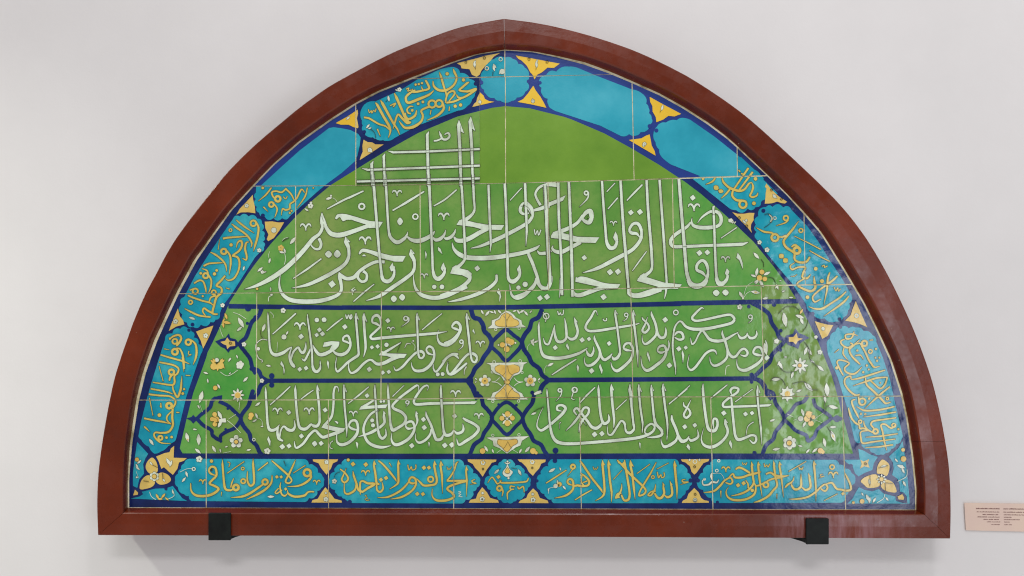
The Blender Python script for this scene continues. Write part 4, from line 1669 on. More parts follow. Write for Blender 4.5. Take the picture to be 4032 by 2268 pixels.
oP 905,1025 940,1065 975,1110 1020,1170 1110,1195 1115,1220 730,1220 740,1190 810,1170 850,1100
fF 920,705,30
fF 912,1178,34
fC 912,1100,14
tK.22 1190,672,0 2604,672,.2 2664,750 2754,780 2774,850 2844,890 2864,960 2824,1030 2774,1080 2764,1150 2684,1180 2614,1232,0 1250,1226,.1 1150,1170 1110,1140 1050,1110 1030,1060 960,990 960,910 1025,830 1040,770 1115,740 1130,690
bC 1215,1210,26
yR28 1092,795,20 1160,850,26 1195,920,30 1150,965,30 1112,930,28 1135,870,22 1170,785,5
yR34 1255,818,3 1265,880 1300,980 1325,1060,34 1380,1085,36
yR34 1290,990,12 1280,1060,34 1200,1110,34 1150,1090,24 1145,955,5
yR32 1350,1120,8 1345,1050,30 1350,960,30 1385,948,30 1440,975,34 1530,985,38 1440,1040,36 1370,1090,30
yR34 1525,683,3 1520,740,32 1540,860 1555,970,36 1590,990,26
yP 1525,685 1552,740 1530,740
yR30 1555,990,22 1560,1060,30 1600,1085,34 1637,1040,30 1620,948,3
yR34 1578,688,22 1640,740,30 1720,830,34 1790,920,30 1808,955,4
yR34 1830,678,3 1828,740 1832,900 1820,980,34 1718,1050,4
yP 1830,680 1858,735 1838,735
yR16 1950,740 1965,808 1995,765 2008,808 2050,790 2052,738
yR32 2062,960,10 2010,978,34 1965,950,30 1995,900,34 2045,920,32 2050,1000,32 1990,1080,34 1870,1150,34 1728,1177,4
yR32 1970,945,20 1920,1010,32 1840,1080,34 1700,1148,30 1565,1157,4
yR30 2060,915,12 2110,965,30 2150,1002,34 2220,1002,34 2300,985,34 2318,930,34 2303,850,34 2285,750,34 2290,688,3
yO 2240,925,34,24
yP 2290,690 2318,745 2298,745
yR34 2370,688,3 2365,750 2385,900,32 2390,1104,3
yP 2370,690 2403,750 2380,750
yD 1255,732,32
yD 1418,738,32
yD 1610,930,28
yD 1675,908,30
yD 2155,778,30
yD 2218,778,28
yD 2070,1110,30
yD 2142,1112,28
yC 1195,680,20
yV 1415,842,54
yR16 1715,715 1745,765,4
yR9 1430,1125 1408,1130 1440,1165 1405,1175 1430,1192 1465,1185
fF 1020,950,34
kR4 1015,900 1040,850 1090,830
# 1700 1600
yR28 338,700,5 312,722,26 280,820,26 230,900,28 192,942,24
yR32 190,945,28 320,945,34 462,935,12
yR34 455,948,24 350,970,34 230,1012,36 197,1050,34 260,1100,36 280,1150,34 180,1192,40 60,1190,36 5,1130,20 10,1040,4
yR28 437,753,3 435,820 445,950,28 440,1142,3
yP 437,755 465,812 445,812
yR18 552,928,8 510,940,18 520,965,18 565,975,12 488,990,3
yR9 192,765 205,805 220,780 228,805 250,765
fR8 335,1085 370,1085 340,1110 372,1115 340,1140 390,1148
oP 455,672 820,675 815,700 760,715 730,760 700,800 645,892 600,830 550,780 520,730 460,700
oP 640,1025 700,1090 740,1160 840,1190 850,1222 470,1222 490,1185 560,1170 580,1110
oP 1090,672 1445,675 1440,705 1390,725 1360,790 1320,830 1283,882 1230,830 1200,770 1140,710 1110,700
oP 1285,1040 1340,1090 1370,1160 1470,1195 1480,1228 1100,1225 1120,1195 1200,1160 1220,1110
fF 650,715,32
gC 650,710,16
fF 1275,705,32
gC 1275,700,14
kO 650,795,12,5
kO 1275,780,12,5
fF 640,1175,34
fC 645,1100,16
kO 640,1178,10,5
fF 1285,1185,34
fC 1280,1112,18
kO 1285,1190,10,5
tK.25 845,755 880,700 960,680 1040,710 1050,760 1150,780 1170,850 1225,890 1248,970 1220,1030 1170,1080 1160,1150 1080,1175 1040,1205 960,1218 880,1190 830,1140 770,1130 750,1060 700,1010 672,950 740,880 750,790
fS 960,735 985,790 1027,830 1012,862 985,890 935,890 900,855 905,820 940,780
gS 960,772 990,820 985,845 955,852 925,830
kR4 960,772 990,820 985,845 955,852 925,830 960,772
fR16 925,712,8 958,728 995,710,8
fC 960,700,12
fC 973,910,14
fA 825,825,90,-42
fA 1115,838,90,62
kR4 880,785 850,800
kR4 1010,780 1080,790
yR26 1225,908,14 1205,950,24 1100,965,26 950,970,28 875,965,26 865,925,5
yR26 885,940,6 835,982,26 795,930,22 760,900,20 708,972,4
yD 845,895,28
yO 858,1040,30,26
yR26 885,1025,20 903,1080,26 890,1142,5
yR26 1055,1020,14 1000,1012,24 1000,1050,24 1045,1050,14
yR26 1010,1055,18 960,1100,26 962,1182,12
yR26 1090,1015,18 1105,1045,24 1160,1018,24 1172,1090,8
tK.2 1540,672,0 3084,668,.2 3134,740 3214,770 3239,840 3284,900 3300,960 3270,1010 3220,1070 3180,1135 3120,1170 3110,1228,0 1550,1228,.2 1520,1180 1450,1150 1430,1110 1370,1060 1330,990 1342,950 1335,910 1385,860 1400,800 1480,760 1490,700
bC 1562,690,30
bC 1335,945,20
yR34 1790,1000,8 1740,985,30 1720,955,30 1745,920,34 1785,940,34 1790,1050,34 1700,1130,34 1558,1163,4
yR34 1790,1015,26 1850,1002,34 1900,1012,34 1980,1000,34 1995,945,34 1940,885,30 1885,845,8
yR24 1905,870,20 1895,950,22 1925,1000,24
yR24 1920,965,18 1975,945,20
yR26 1448,975,14 1580,890,26 1708,808,16
yR24 1815,1187,14 1920,1120,24 2033,1057,14
yO 1790,765,26,26
yR16 1790,795 1720,885,3
yR34 1880,688,22 1930,760,34 2030,910,34 2150,1060,32 2165,1098,4
yR36 2165,678,3 2165,740,36 2185,950,34 2180,1120,34 2075,1197,4
yP 2165,680 2197,745 2175,745
yR34 2240,678,3 2240,740 2260,950 2280,1080,32 2278,1217,3
yP 2240,680 2275,748 2250,748
yR9 2045,765 2060,805 2075,780 2085,805 2108,765
fA 1525,810,100,-30
gC 1620,988,30
kC 1610,998,12
fC 1570,1010,28
fA 1595,960,60,90
fA 1680,1030,70,50
fA 1630,795,50,70
fR5 1560,1030 1490,1040 1480,1105
fA 1480,1060,50,80
# 2400 1600
yR28 155,978,3 150,1050,26 115,1125,28 78,1165,24 100,1110,24 150,1100,24
yR28 130,1150,24 85,1160,20
yR36 190,680,18 200,760,34 225,900,34 255,1100,34 240,1180,38 185,1190,34 150,1120,24
yR34 98,682,22 160,745,30 250,850,34 400,990,34 458,1060,30 440,1110,30 375,1132,28 385,1080,24 440,980,28 520,850,28 592,710,12
yR36 265,678,3 265,740 290,870,34 310,1050,34 325,1182,3
yP 265,680 308,765 280,755
yP 95,680 160,725 200,680 190,760 110,720
yR30 585,988,6 572,1060,28 525,1128,28 488,1125,24 530,1082,24 585,1075,24
yR38 570,1100,24 610,1158,40 655,1160,40 692,1105,34 685,1040,34 675,962,3
yR38 690,1120,10 735,1152,38 790,1120,36 788,1030,34 765,942,3
yP 675,965 705,1005 682,1000
yP 765,945 800,995 775,995
yR36 825,688,3 825,740,38 840,900 855,1040,30 855,1177,3
yP 825,690 855,765 832,750
yR22 965,925,6 920,935,20 935,960,22 1000,960,14 898,992,3
yR14 48,927,10 160,808,10
yR16 348,852,10 512,733,12
yR14 598,797,10 748,718,10
yR18 605,832 622,905 650,865 662,905 697,885 690,838
yO 550,897,18,13
oP 905,672 1265,668 1255,695 1190,720 1140,790 1105,840 1075,865 1040,830 1020,760 960,710 920,700
oP 1075,1035 1130,1090 1160,1160 1200,1190 1255,1200 1260,1222 915,1225 930,1195 980,1170 1000,1110
fO 1082,700,24,10
kO 1080,765,14,5
fC 1015,680,14
fC 1140,680,14
fC 1085,1188,26
kO 1085,1190,16,5
kO 1087,1115,14,5
tK.2 1370,674,0 2862,677,.15 2912,739 2992,789 3070,849 3117,929 3072,999 3030,1069 2992,1129 2942,1222,0 1330,1226,.2 1290,1160 1220,1120 1190,1060 1112,990 1130,920 1140,880 1190,840 1210,770 1280,745 1300,690
bC 1030,940,28
bC 1122,940,26
bC 1368,1215,20
bC 1842,590,24
yR32 1193,1092,4 1320,1075,32 1400,1010,34 1455,945,28 1530,905,26 1560,955,30 1530,985,28 1470,965,16
yR32 1500,920,20 1562,855,24 1590,900,34 1680,900,34 1760,872,34 1850,850,36 1920,830,10
yR30 1598,800,22 1640,775,34 1700,795,32 1780,845,34
yR34 1800,698,3 1803,760 1820,900 1825,980,32 1760,1060,34 1660,1110,32 1538,1136,4
yP 1800,700 1828,750 1808,750
yR26 1725,935,10 1755,985,26 1760,1040,24
yR34 1885,698,3 1885,760 1905,950,32 1935,1148,3
yP 1885,700 1915,750 1895,750
yR34 1510,1020,3 1478,1080,16 1500,1150,28 1580,1188,36 1720,1180,36 1830,1120,34 1855,1030,28 1835,970,16
yR26 1850,1010,24 1900,1000,28 1960,970,24
yO 1982,995,32,26
yR30 1983,860,24 2040,840,30 2100,875,34 2200,888,34 2273,875,8
yR30 2190,900,30 2050,925,28 1960,975,24
yR34 2080,688,3 2085,750 2100,880,32 2125,1000,32 2080,1060,34 2010,1140,36 1900,1200,32 1828,1217,4
yP 2080,690 2105,735 2088,735
yR32 2155,698,3 2155,760 2180,900 2205,1152,3
yP 2155,700 2185,745 2163,745
yD 1630,1000,30
yD 1700,975,30
yC 1810,1065,22
yV 1475,797,54
yR16 2272,828,10 2492,698,10
yR11 1685,710 1695,742 1715,722 1725,745 1742,712
yR12 1960,730 1970,770 1995,745 2010,772 2030,735
yR11 2405,768 2415,802 2432,785 2440,805 2455,770
yR16 1410,1070,22 1413,1158,3
yR14 2122,1110 2122,1165,3
fR18 1218,925,8 1180,940,14 1190,995,18 1260,990,22 1300,960,26 1360,965,20 1385,928,5
fA 1295,890,100,85
fR5 1310,850 1400,850 1440,890 1458,945
fO 1360,815,18,10
fO 1385,690,16,10
fO 1205,925,14,6
# 3000 1550
yR28 408,1050,4 392,1105,22 335,1150,26 295,1190,22 330,1145,22 385,1130,22
yR34 370,1150,22 405,1205,36 450,1212,36 495,1175,34 498,1100,32 495,1018,3
yR34 500,1180,12 555,1220,36 615,1185,34 605,1080,34 588,1008,3
yP 588,1010 625,1055 600,1050
yR32 660,848,3 660,900,34 675,1050,30 685,1200,26 685,1362,3
yP 660,850 692,905 670,905
yR30 343,1337,4 450,1335,28 580,1310,30 690,1240,30 740,1190,28 800,1150,26 832,1190,30 800,1235,30 745,1205,20
yR32 810,1150,20 885,1130,30 930,1185,34 955,1210,30 1000,1215,30 1060,1230,34 1125,1215,34 1120,1150,30 1080,1060,30 1048,1000,6
yO 890,930,28,18
yV 905,1028,60
yD 1028,1268,24
yR14 340,985,10 560,858,10
yR18 788,1357,10 958,1270,12
yR14 775,1020,5 740,1030,14 755,1050,14 792,1045,8 725,1072,3
yR11 468,925 478,965 495,940 505,968 522,925
yR11 28,885 40,925 60,900 75,930 98,890
yR14 190,1275,14 192,1332,3
tP 1222,700 1290,722 1370,770 1470,802 1420,880 1400,968 1300,1005 1225,1050 1180,1010 1150,925 1070,870 1040,837 1240,837
tP 1783,600 1815,800 1850,1100 1875,1392 1845,1392 1835,1300 1800,1255 1750,1240 1745,1150 1720,1080 1650,1030 1672,950 1660,870 1610,800 1640,770 1730,690
tP 1085,1392 1150,1330 1190,1250 1230,1185 1300,1220 1400,1240 1480,1210 1540,1265 1690,1305 1700,1360 1780,1385 1880,1394
oS 1530,835 1590,870 1617,910 1612,980 1580,1045 1530,1020 1462,1010 1463,930 1490,870
oS 1253,1110 1300,1062 1400,1025 1460,1032 1480,1100 1495,1160 1440,1190 1340,1192 1290,1150
oS 1508,1150 1570,1090 1650,1118 1692,1180 1702,1250 1600,1242 1530,1205
oP 1718,1305 1780,1273 1805,1318 1795,1347 1735,1342
bC 1130,915,24
bC 1240,650,24
fX 1517,1085,70,8
kO 1517,1085,32,5
gC 1517,1085,28
fA 1545,920,80,-10
kR4 1480,945 1600,910
fA 1365,1120,80,80
kR4 1375,1040 1370,1180
kR4 1560,1130 1660,1140
kR4 1565,1140 1570,1230
oP 1250,840 1290,860 1360,830 1345,880 1365,940 1300,920 1245,950 1265,890
kO 1315,890,14,5
fA 1705,845,60,50
fA 1765,925,110,20
fA 1790,975,80,60
fA 1780,930,60,90
gC 1795,828,36
gC 1790,712,24
fR8 1840,960 1830,1050 1720,1112
fA 1805,1140,80,60
fA 1275,1275,50,60
fA 1345,1325,110,60
fA 1365,1350,80,-80
fA 1425,1350,80,-60
gC 1270,1365,30
gC 1160,1382,18
fR8 1560,1270 1540,1330 1460,1382
fA 1585,1335,60,50
yR26 1702,305,18 1520,330,26 1410,350,28 1382,390,26 1420,440,26
yO 1440,478,30,26
yR26 1410,495,20 1340,455,24 1300,400,24 1290,345,8
yR28 1095,178,6 1120,280,24 1180,365,28 1235,400,26 1240,440,28 1290,440,28 1360,470,24
yO 1245,355,20,18
yR26 1340,468,18 1255,485,22 1255,560,26 1280,628,28 1400,612,26 1692,575,16
yR26 1690,400,20 1640,438,26 1560,388,26 1510,400,26 1530,480,26 1550,600,28 1582,718,6
yR26 1722,508,16 1500,540,26 1318,552,8
yR26 1662,648,20 1480,675,26 1312,682,8
yO 1672,402,24,18
yC 1730,450,14
yO 1255,255,10,8
yO 1310,260,10,8
"""

# ------------------------------------------------------------------ grout bed behind the tiles
rim = [(p[0], p[1]) for p in FR_L] + [(p[0], p[1]) for p in FR_R[1:]]


def grow(poly, d):
    cx, cy = 2056.0, 1250.0
    return [(x + (x - cx) / math.hypot(x - cx, y - cy) * d, y + (y - cy) / math.hypot(x - cx, y - cy) * d) for x, y in poly]


bed = grow(rim, 3)
nb = len(bed)
bverts = [P3(x, y, TILE_Y + 0.0008) for x, y in bed] + [P3(x, y, TILE_Y + 0.028) for x, y in bed]
tri = tessellate_polygon([[Vector((x, y, 0)) for x, y in bed]])
bfaces = [tuple(t) for t in tri] + [tuple(nb + i for i in reversed(t)) for t in tri] + [(i, (i + 1) % nb, nb + (i + 1) % nb, nb + i) for i in range(nb)]
part('grout_bed', bverts, bfaces, m_grout)

# ------------------------------------------------------------------ reading the traced design


def catmull(pts, step, closed=False):
    """pts: (x, y, w). Smooth curve through them."""
    n = len(pts)
    if n < 3 and not closed:
        return pts
    out = []
    segs = n if closed else n - 1
    for i in range(segs):
        if closed:
            p0, p1, p2, p3 = pts[i - 1], pts[i], pts[(i + 1) % n], pts[(i + 2) % n]
        else:
            p1, p2 = pts[i], pts[i + 1]
            p0 = pts[i - 1] if i else p1
            p3 = pts[i + 2] if i + 2 < n else p2
        L = math.hypot(p2[0] - p1[0], p2[1] - p1[1])
        if L < 1e-6:
            continue
        # centripetal-like damping keeps uneven points from looping
        m1 = [0.5 * (p2[k] - p0[k]) for k in range(2)]
        m2 = [0.5 * (p3[k] - p1[k]) for k in range(2)]
        for m_ in (m1, m2):
            l = math.hypot(*m_)
            if l > L * 1.1:
                m_[0] *= L * 1.1 / l
                m_[1] *= L * 1.1 / l
        # nearly straight pieces need few samples
        a = math.hypot(*m1) * math.hypot(*m2)
        bend = abs(m1[0] * m2[1] - m1[1] * m2[0]) / a if a > 1e-6 else 0
        c1 = abs(m1[0] * (p2[1] - p1[1]) - m1[1] * (p2[0] - p1[0])) / max(1e-6, math.hypot(*m1) * L)
        k = max(1, int(math.ceil(L / step))) if (bend > 0.06 or c1 > 0.06) else max(1, int(L / (step * 8)))
        k = min(k, 10)
        for s in range(k):
            t = s / k
            t2, t3 = t * t, t * t * t
            h1, h2, h3, h4 = 2 * t3 - 3 * t2 + 1, t3 - 2 * t2 + t, -2 * t3 + 3 * t2, t3 - t2
            out.append((h1 * p1[0] + h2 * m1[0] + h3 * p2[0] + h4 * m2[0],
                        h1 * p1[1] + h2 * m1[1] + h3 * p2[1] + h4 * m2[1],
                        p1[2] + (p2[2] - p1[2]) * t))
    if not closed:
        out.append(pts[-1])
    return out


def ribbon(pts, grow_w=0.0, closed=False):
    """pts in photograph pixels with widths -> list of triangles."""
    n = len(pts)
    L, R = [], []
    for i in range(n):
        if closed:
            a, c = pts[i - 1], pts[(i + 1) % n]
        else:
            a, c = pts[max(0, i - 1)], pts[min(n - 1, i + 1)]
        dx, dy = c[0] - a[0], c[1] - a[1]
        l = math.hypot(dx, dy) or 1.0
        dx, dy = dx / l, dy / l
        x, y, w = pts[i]
        h = max(0.15, w / 2) + grow_w
        if grow_w and not closed and i in (0, n - 1):
            s = -grow_w if i == 0 else grow_w
            x += dx * s
            y += dy * s
        L.append((x - dy * h, y + dx * h))
        R.append((x + dy * h, y - dx * h))
    tris = []
    for i in range(n if closed else n - 1):
        j = (i + 1) % n
        tris.append((L[i], R[i], R[j]))
        tris.append((L[i], R[j], L[j]))
    return tris


def disc(x, y, r, n=12):
    return [(x + r * math.cos(6.28319 * i / n), y + r * math.sin(6.28319 * i / n)) for i in range(n)]


def poly_tris(p):
    t = tessellate_polygon([[Vector((a[0], a[1], 0)) for a in p]])
    return [tuple(p[i] for i in f) for f in t]


def leaf(x, y, ln, ang, wd=0.36):
    a = math.radians(ang)
    ca, sa = math.cos(a), math.sin(a)
    prof = [(-.5, 0), (-.3, .30), (-.05, .5), (.2, .38), (.5, 0), (.2, -.38), (-.05, -.5), (-.3, -.30)]
    return [(x + ca * u * ln - sa * v_ * ln * wd, y + sa * u * ln + ca * v_ * ln * wd) for u, v_ in prof]


LAYERS = {}


def put(layer, tris, outline=None):
    LAYERS.setdefault(layer, []).append(tris)
    if outline is not None:
        LAYERS.setdefault('i', []).append(outline)


OUTL = {'w': 1.5, 'y': 1.2, 'f': 1.0, 'g': 1.0}


def shape_poly(layer, p):
    o = OUTL.get(layer)
    ol = None
    if o:
        ol = poly_tris(p) + ribbon([(a[0], a[1], 0.1) for a in p], o, True)
    put(layer, poly_tris(p), ol)


def shape_rib(layer, pts, closed=False):
    o = OUTL.get(layer)
    if layer in ('f', 'g') and max(p[2] for p in pts) < 3.2:
        o = None
    put(layer, ribbon(pts, 0, closed), ribbon(pts, o, closed) if o else None)


def read_design(text):
    ox = oy = 0.0
    s = 3.22
    for line in text.strip().splitlines():
        line = line.strip()
        if not line:
            continue
        if line[0] == '#':
            q = line[1:].split()
            ox, oy = float(q[0]), float(q[1])
            s = float(q[2]) if len(q) > 2 else 3.22
            continue
        layer, op = line[0], line[1]
        head, *toks = line.split()
        arg = float(head[2:]) if len(head) > 2 else 0.0
        v_ = [[float(c) for c in t.split(',')] for t in toks]
        arg *= {'w': 0.87, 'y': 0.80}.get(layer, 1.0) if op in 'RL' else 1.0
        X = lambda x: ox + x / s
        Y = lambda y: oy + y / s
        if op in 'RL':
            pts = [(X(t[0]), Y(t[1]), (t[2] * {'w': 0.87, 'y': 0.80}.get(layer, 1.0) if len(t) > 2 else arg) / s) for t in v_]
            if op == 'R' and layer in 'wyf' and len(pts) > 2 or (op == 'R' and layer in 'bgk'):
                pts = catmull(pts, 5.0)
            elif layer == 'b' and op == 'L':
                pass
            if layer == 'b':   # hand-brushed edge
                pts = [(a, b_, w * (1 + 0.05 * math.sin(a * .31 + b_ * .23))) for a, b_, w in pts]
            shape_rib(layer, pts)
            if layer == 'w' and (op == 'L' or max(p[1] for p in pts) - min(p[1] for p in pts) > 190):
                # tall shafts pass over what they cross: their contour is drawn on top
                run = []
                for a, c in zip(pts, pts[1:]):
                    l = math.hypot(c[0] - a[0], c[1] - a[1]) or 1
                    up = abs(c[0] - a[0]) / l < 0.16 or op == 'L'
                    if up and min(a[2], c[2]) > 4:
                        nx, ny = -(c[1] - a[1]) / l, (c[0] - a[0]) / l
                        for sg in (-1, 1):
                            run.append(ribbon([(a[0] + nx * sg * a[2] / 2, a[1] + ny * sg * a[2] / 2, 1.0), (c[0] + nx * sg * c[2] / 2, c[1] + ny * sg * c[2] / 2, 1.0)]))
                for q in run:
                    put('k', q)
        elif op == 'P':
            shape_poly(layer, [(X(t[0]), Y(t[1])) for t in v_])
        elif op == 'S':
            pts = catmull([(X(t[0]), Y(t[1]), 1) for t in v_], 6.0, True)
            shape_poly(layer, [(a, b_) for a, b_, _ in pts])
        elif op == 'K':
            p = [(X(t[0]), Y(t[1]), t[2] if len(t) > 2 else arg) for t in v_]
            n = len(p)
            area = sum(p[i][0] * p[(i + 1) % n][1] - p[(i + 1) % n][0] * p[i][1] for i in range(n))
            sg = 1 if area > 0 else -1
            out = []
            for i in range(n):
                a, c = p[i], p[(i + 1) % n]
                dx, dy = c[0] - a[0], c[1] - a[1]
                out.append((a[0], a[1]))
                if abs(a[2]) > 1e-3:
                    for t in (0.12, 0.3, 0.5, 0.7, 0.88):
                        h = 4 * a[2] * t * (1 - t) * sg
                        out.append((a[0] + dx * t + dy * h, a[1] + dy * t - dx * h))
            shape_poly(layer, out)
        else:
            for t in v_:
                x, y, r = X(t[0]), Y(t[1]), t[2] / s
                if op == 'C':
                    shape_poly(layer, disc(x, y, r, 12))
                elif op == 'D':
                    shape_poly(layer, [(x + r * math.cos(a), y + r * math.sin(a)) for a in (0.12, 1.69, 3.26, 4.83)])
                elif op == 'O':
                    w = t[3] / s
                    shape_rib(layer, [(a, b_, w) for a, b_ in disc(x, y, r, 12)], True)
                elif op == 'A':
                    shape_poly(layer, leaf(x, y, r, t[3]))
                elif op == 'F':
                    for k in range(5):
                        a = 1.2566 * k - 1.4
                        shape_poly(layer, disc(x + r * .55 * math.cos(a), y + r * .55 * math.sin(a), r * .42, 8))
                elif op == 'X':
                    n = int(t[3])
                    for k in range(n):
                        a = 6.28319 * k / n - 1.57
                        if n <= 6:
                            shape_poly(layer, disc(x + r * .60 * math.cos(a), y + r * .60 * math.sin(a), r * .33, 10))
                        else:
                            shape_poly(layer, leaf(x + r * .62 * math.cos(a), y + r * .62 * math.sin(a), r * .66, math.degrees(a), .46))
                    shape_poly(layer, disc(x, y, r * .5, 12))
                elif op == 'V':
                    q = 1.0
                    for sx in (-1, 1):
                        pts = [(x + sx * u * r, y + v2 * r, w * r) for u, v2, w in
                               ((1.0, .02, .04), (.82, -.42, .30), (.46, -.48, .36), (.16, -.16, .30), (.0, .30, .22))]
                        shape_rib(layer, catmull(pts, 5.0))
                    shape_rib(layer, [(x + .0 * r, y + .2 * r, .22 * r), (x + .03 * r, y + .68 * r, .2 * r)])


read_design(DESIGN)

# the green field inside the border
GREEN = [(1066, 960.6), (1168, 849), (1237, 783), (1302, 729), (1400, 668), (1522, 593), (1646, 524), (1801, 459), (1888, 437), (1940, 424), (1990, 418), (2084, 426),
         (2221, 460), (2255, 472), (2379, 525), (2488, 585), (2597, 650), (2700, 718), (2762, 765), (2855, 846), (2902, 890), (2967, 952), (3048, 1052), (3101, 1123),
         (3132, 1172), (3155, 1212), (3199, 1299), (3224, 1352), (3274, 1475), (3296, 1552), (3311, 1612), (3339, 1714), (3359, 1786),
         (2600, 1785), (1900, 1786), (1200, 1786), (719, 1785), (708, 1765), (736, 1644), (761, 1547), (801, 1439), (813, 1405), (817, 1388), (837, 1349), (865, 1289), (890, 1224),
         (905, 1189), (973, 1083), (1004, 1040)]
LAYERS['j'] = LAYERS.pop('G', [])          # small green dots inside letters
LAYERS['G'] = [poly_tris(GREEN)]

# ------------------------------------------------------------------ cutting the design into tiles
JOINTS = [
    [(1500, 60), (2600, 60)],
    [(1600, 313.5), (1637, 313), (1988, 302), (2404, 291.5), (2440, 291)],
    [(980, 733), (1400, 731), (1990, 722), (2700, 702), (3040, 688)],
    [(640, 1159), (1008, 1153), (1652, 1148), (1991, 1145), (2300, 1139.5), (2759, 1129.5), (3380, 1116.5)],
    [(500, 1575), (1250, 1575), (1790, 1569), (1991, 1566), (2300, 1563), (2700, 1563), (3314, 1560.5), (3600, 1558.5)],
    [(400, 2030), (3700, 2036)]]
COLS = [
    [(1500, 1500), (1988, 1988), (2600, 2600)],
    [(900, 900), (1401, 1401), (1889, 1889), (1990, 1991), (2488, 2497), (2900, 2903.5), (3200, 3200)],
    [(500, 500), (1164, 1165), (1654, 1655.5), (2158, 2160), (2648, 2655), (3163, 3171), (3600, 3600)],
    [(400, 400), (1011, 1009.5), (1502, 1500), (1990.5, 1992), (2484, 2492), (2997, 3010), (3700, 3700)],
    [(380, 380), (811.5, 812), (1293, 1294), (1788, 1786.5), (2283, 2289.5), (2799, 2808), (3316, 3331), (3800, 3800)]]


def yat(line, x):
    if x <= line[0][0]:
        return line[0][1]
    for a, c in zip(line, line[1:]):
        if x <= c[0]:
            return a[1] + (c[1] - a[1]) * (x - a[0]) / (c[0] - a[0])
    return line[-1][1]


def clip_half(poly, a, c):
    """keep what lies to the left of a -> c in y-down pixels (cross product >= 0)."""
    out = []
    ex, ey = c[0] - a[0], c[1] - a[1]
    n = len(poly)
    d = [ex * (p[1] - a[1]) - ey * (p[0] - a[0]) for p in poly]
    for i in range(n):
        j = (i + 1) % n
        if d[i] >= 0:
            out.append(poly[i])
        if (d[i] >= 0) != (d[j] >= 0):
            t = d[i] / (d[i] - d[j])
            out.append((poly[i][0] + (poly[j][0] - poly[i][0]) * t, poly[i][1] + (poly[j][1] - poly[i][1]) * t))
    return out


def clip_convex(poly, cv):
    for i in range(len(cv)):
        poly = clip_half(poly, cv[i], cv[(i + 1) % len(cv)])
        if len(poly) < 3:
            return []
    return poly


def hull(pts):
    pts = sorted(set(pts))
    def half(ps):
        h = []
        for p in ps:
            while len(h) >= 2 and (h[-1][0] - h[-2][0]) * (p[1] - h[-2][1]) - (h[-1][1] - h[-2][1]) * (p[0] - h[-2][0]) <= 0:
                h.pop()
            h.append(p)
        return h
    lo, hi = half(pts), half(pts[::-1])
    return lo[:-1] + hi[:-1]


def ccw(p):
    n = len(p)
    a = sum(p[i][0] * p[(i + 1) % n][1] - p[(i + 1) % n][0] * p[i][1] for i in range(n))
    return p if a > 0 else p[::-1]


ARCH = ccw(hull([(p[0], p[1]) for p in TILE_L + TILE_R]))

DEPTH = {'B': 0.00015, 'G': 0.0005, 't': 0.0006, 'b': 0.0010, 'o': 0.0011, 'i': 0.0014, 'w': 0.0021, 'y': 0.0020, 'f': 0.0019, 'g': 0.0024, 'k': 0.0027, 'j': 0.0029, 'h': 0.0030}
NAMES = {'B': 'cobalt_ground', 'G': 'green_ground', 't': 'turquoise_cartouche', 'b': 'cobalt_band', 'o': 'yellow_ground', 'i': 'ink_outline',
         'w': 'white_lettering', 'y': 'gold_lettering', 'f': 'white_flower', 'g': 'yellow_flower', 'k': 'ink_line', 'j': 'green_dot', 'h': 'flower_heart'}


def union(prims, box):
    x0, y0, x1, y1 = box
    vs, fs, idx = [], [], {}

    def vid(p):
        k = (round(p[0], 2), round(p[1], 2))
        if k not in idx:
            idx[k] = len(vs)
            vs.append(Vector((k[0] - x0, k[1] - y0)))
        return idx[k]
    for tris in prims:
        for t in tris:
            xs = [p[0] for p in t]
            ys = [p[1] for p in t]
            if max(xs) < x0 or min(xs) > x1 or max(ys) < y0 or min(ys) > y1:
                continue
            f = [vid(p) for p in t]
            if len(set(f)) < 3:
                continue
            a, b_, c = (vs[i] for i in f)
            ar = (b_.x - a.x) * (c.y - a.y) - (c.x - a.x) * (b_.y - a.y)
            if abs(ar) < 0.02:
                continue
            fs.append(f if ar > 0 else f[::-1])
    if not fs:
        return [], []
    vo, eo, fo, _, _, of = delaunay_2d_cdt(vs, [], fs, 0, 1e-3, True)
    keep = []
    for f, src in zip(fo, of):
        if not src:
            continue
        cx = sum(vo[i].x for i in f) / len(f)
        cy = sum(vo[i].y for i in f) / len(f)
        for q in src:
            a, b_, c = (vs[i] for i in fs[q])
            if ((b_.x - a.x) * (cy - a.y) - (cx - a.x) * (b_.y - a.y) > -1e-3 and
                    (c.x - b_.x) * (cy - b_.y) - (cx - b_.x) * (c.y - b_.y) > -1e-3 and
                    (a.x - c.x) * (cy - c.y) - (cx - c.x) * (a.y - c.y) > -1e-3):
                keep.append(f)
                break
    return [(v_.x + x0, v_.y + y0) for v_ in vo], keep


def bbox(tris):
    xs = [p[0] for t in tris for p in t]
    ys = [p[1] for t in tris for p in t]
    return min(xs), min(ys), max(xs), max(ys)


for k in LAYERS:
    LAYERS[k] = [(bbox(t), t) for t in LAYERS[k] if t]


SPLIT = {'green_ground', 'turquoise_cartouche', 'cobalt_band', 'yellow_ground', 'white_lettering', 'gold_lettering', 'white_flower', 'yellow_flower'}
SINGLE = {'white_lettering': 'white_letter', 'gold_lettering': 'gold_letter', 'yellow_ground': 'yellow_spandrel'}
COUNT = {}


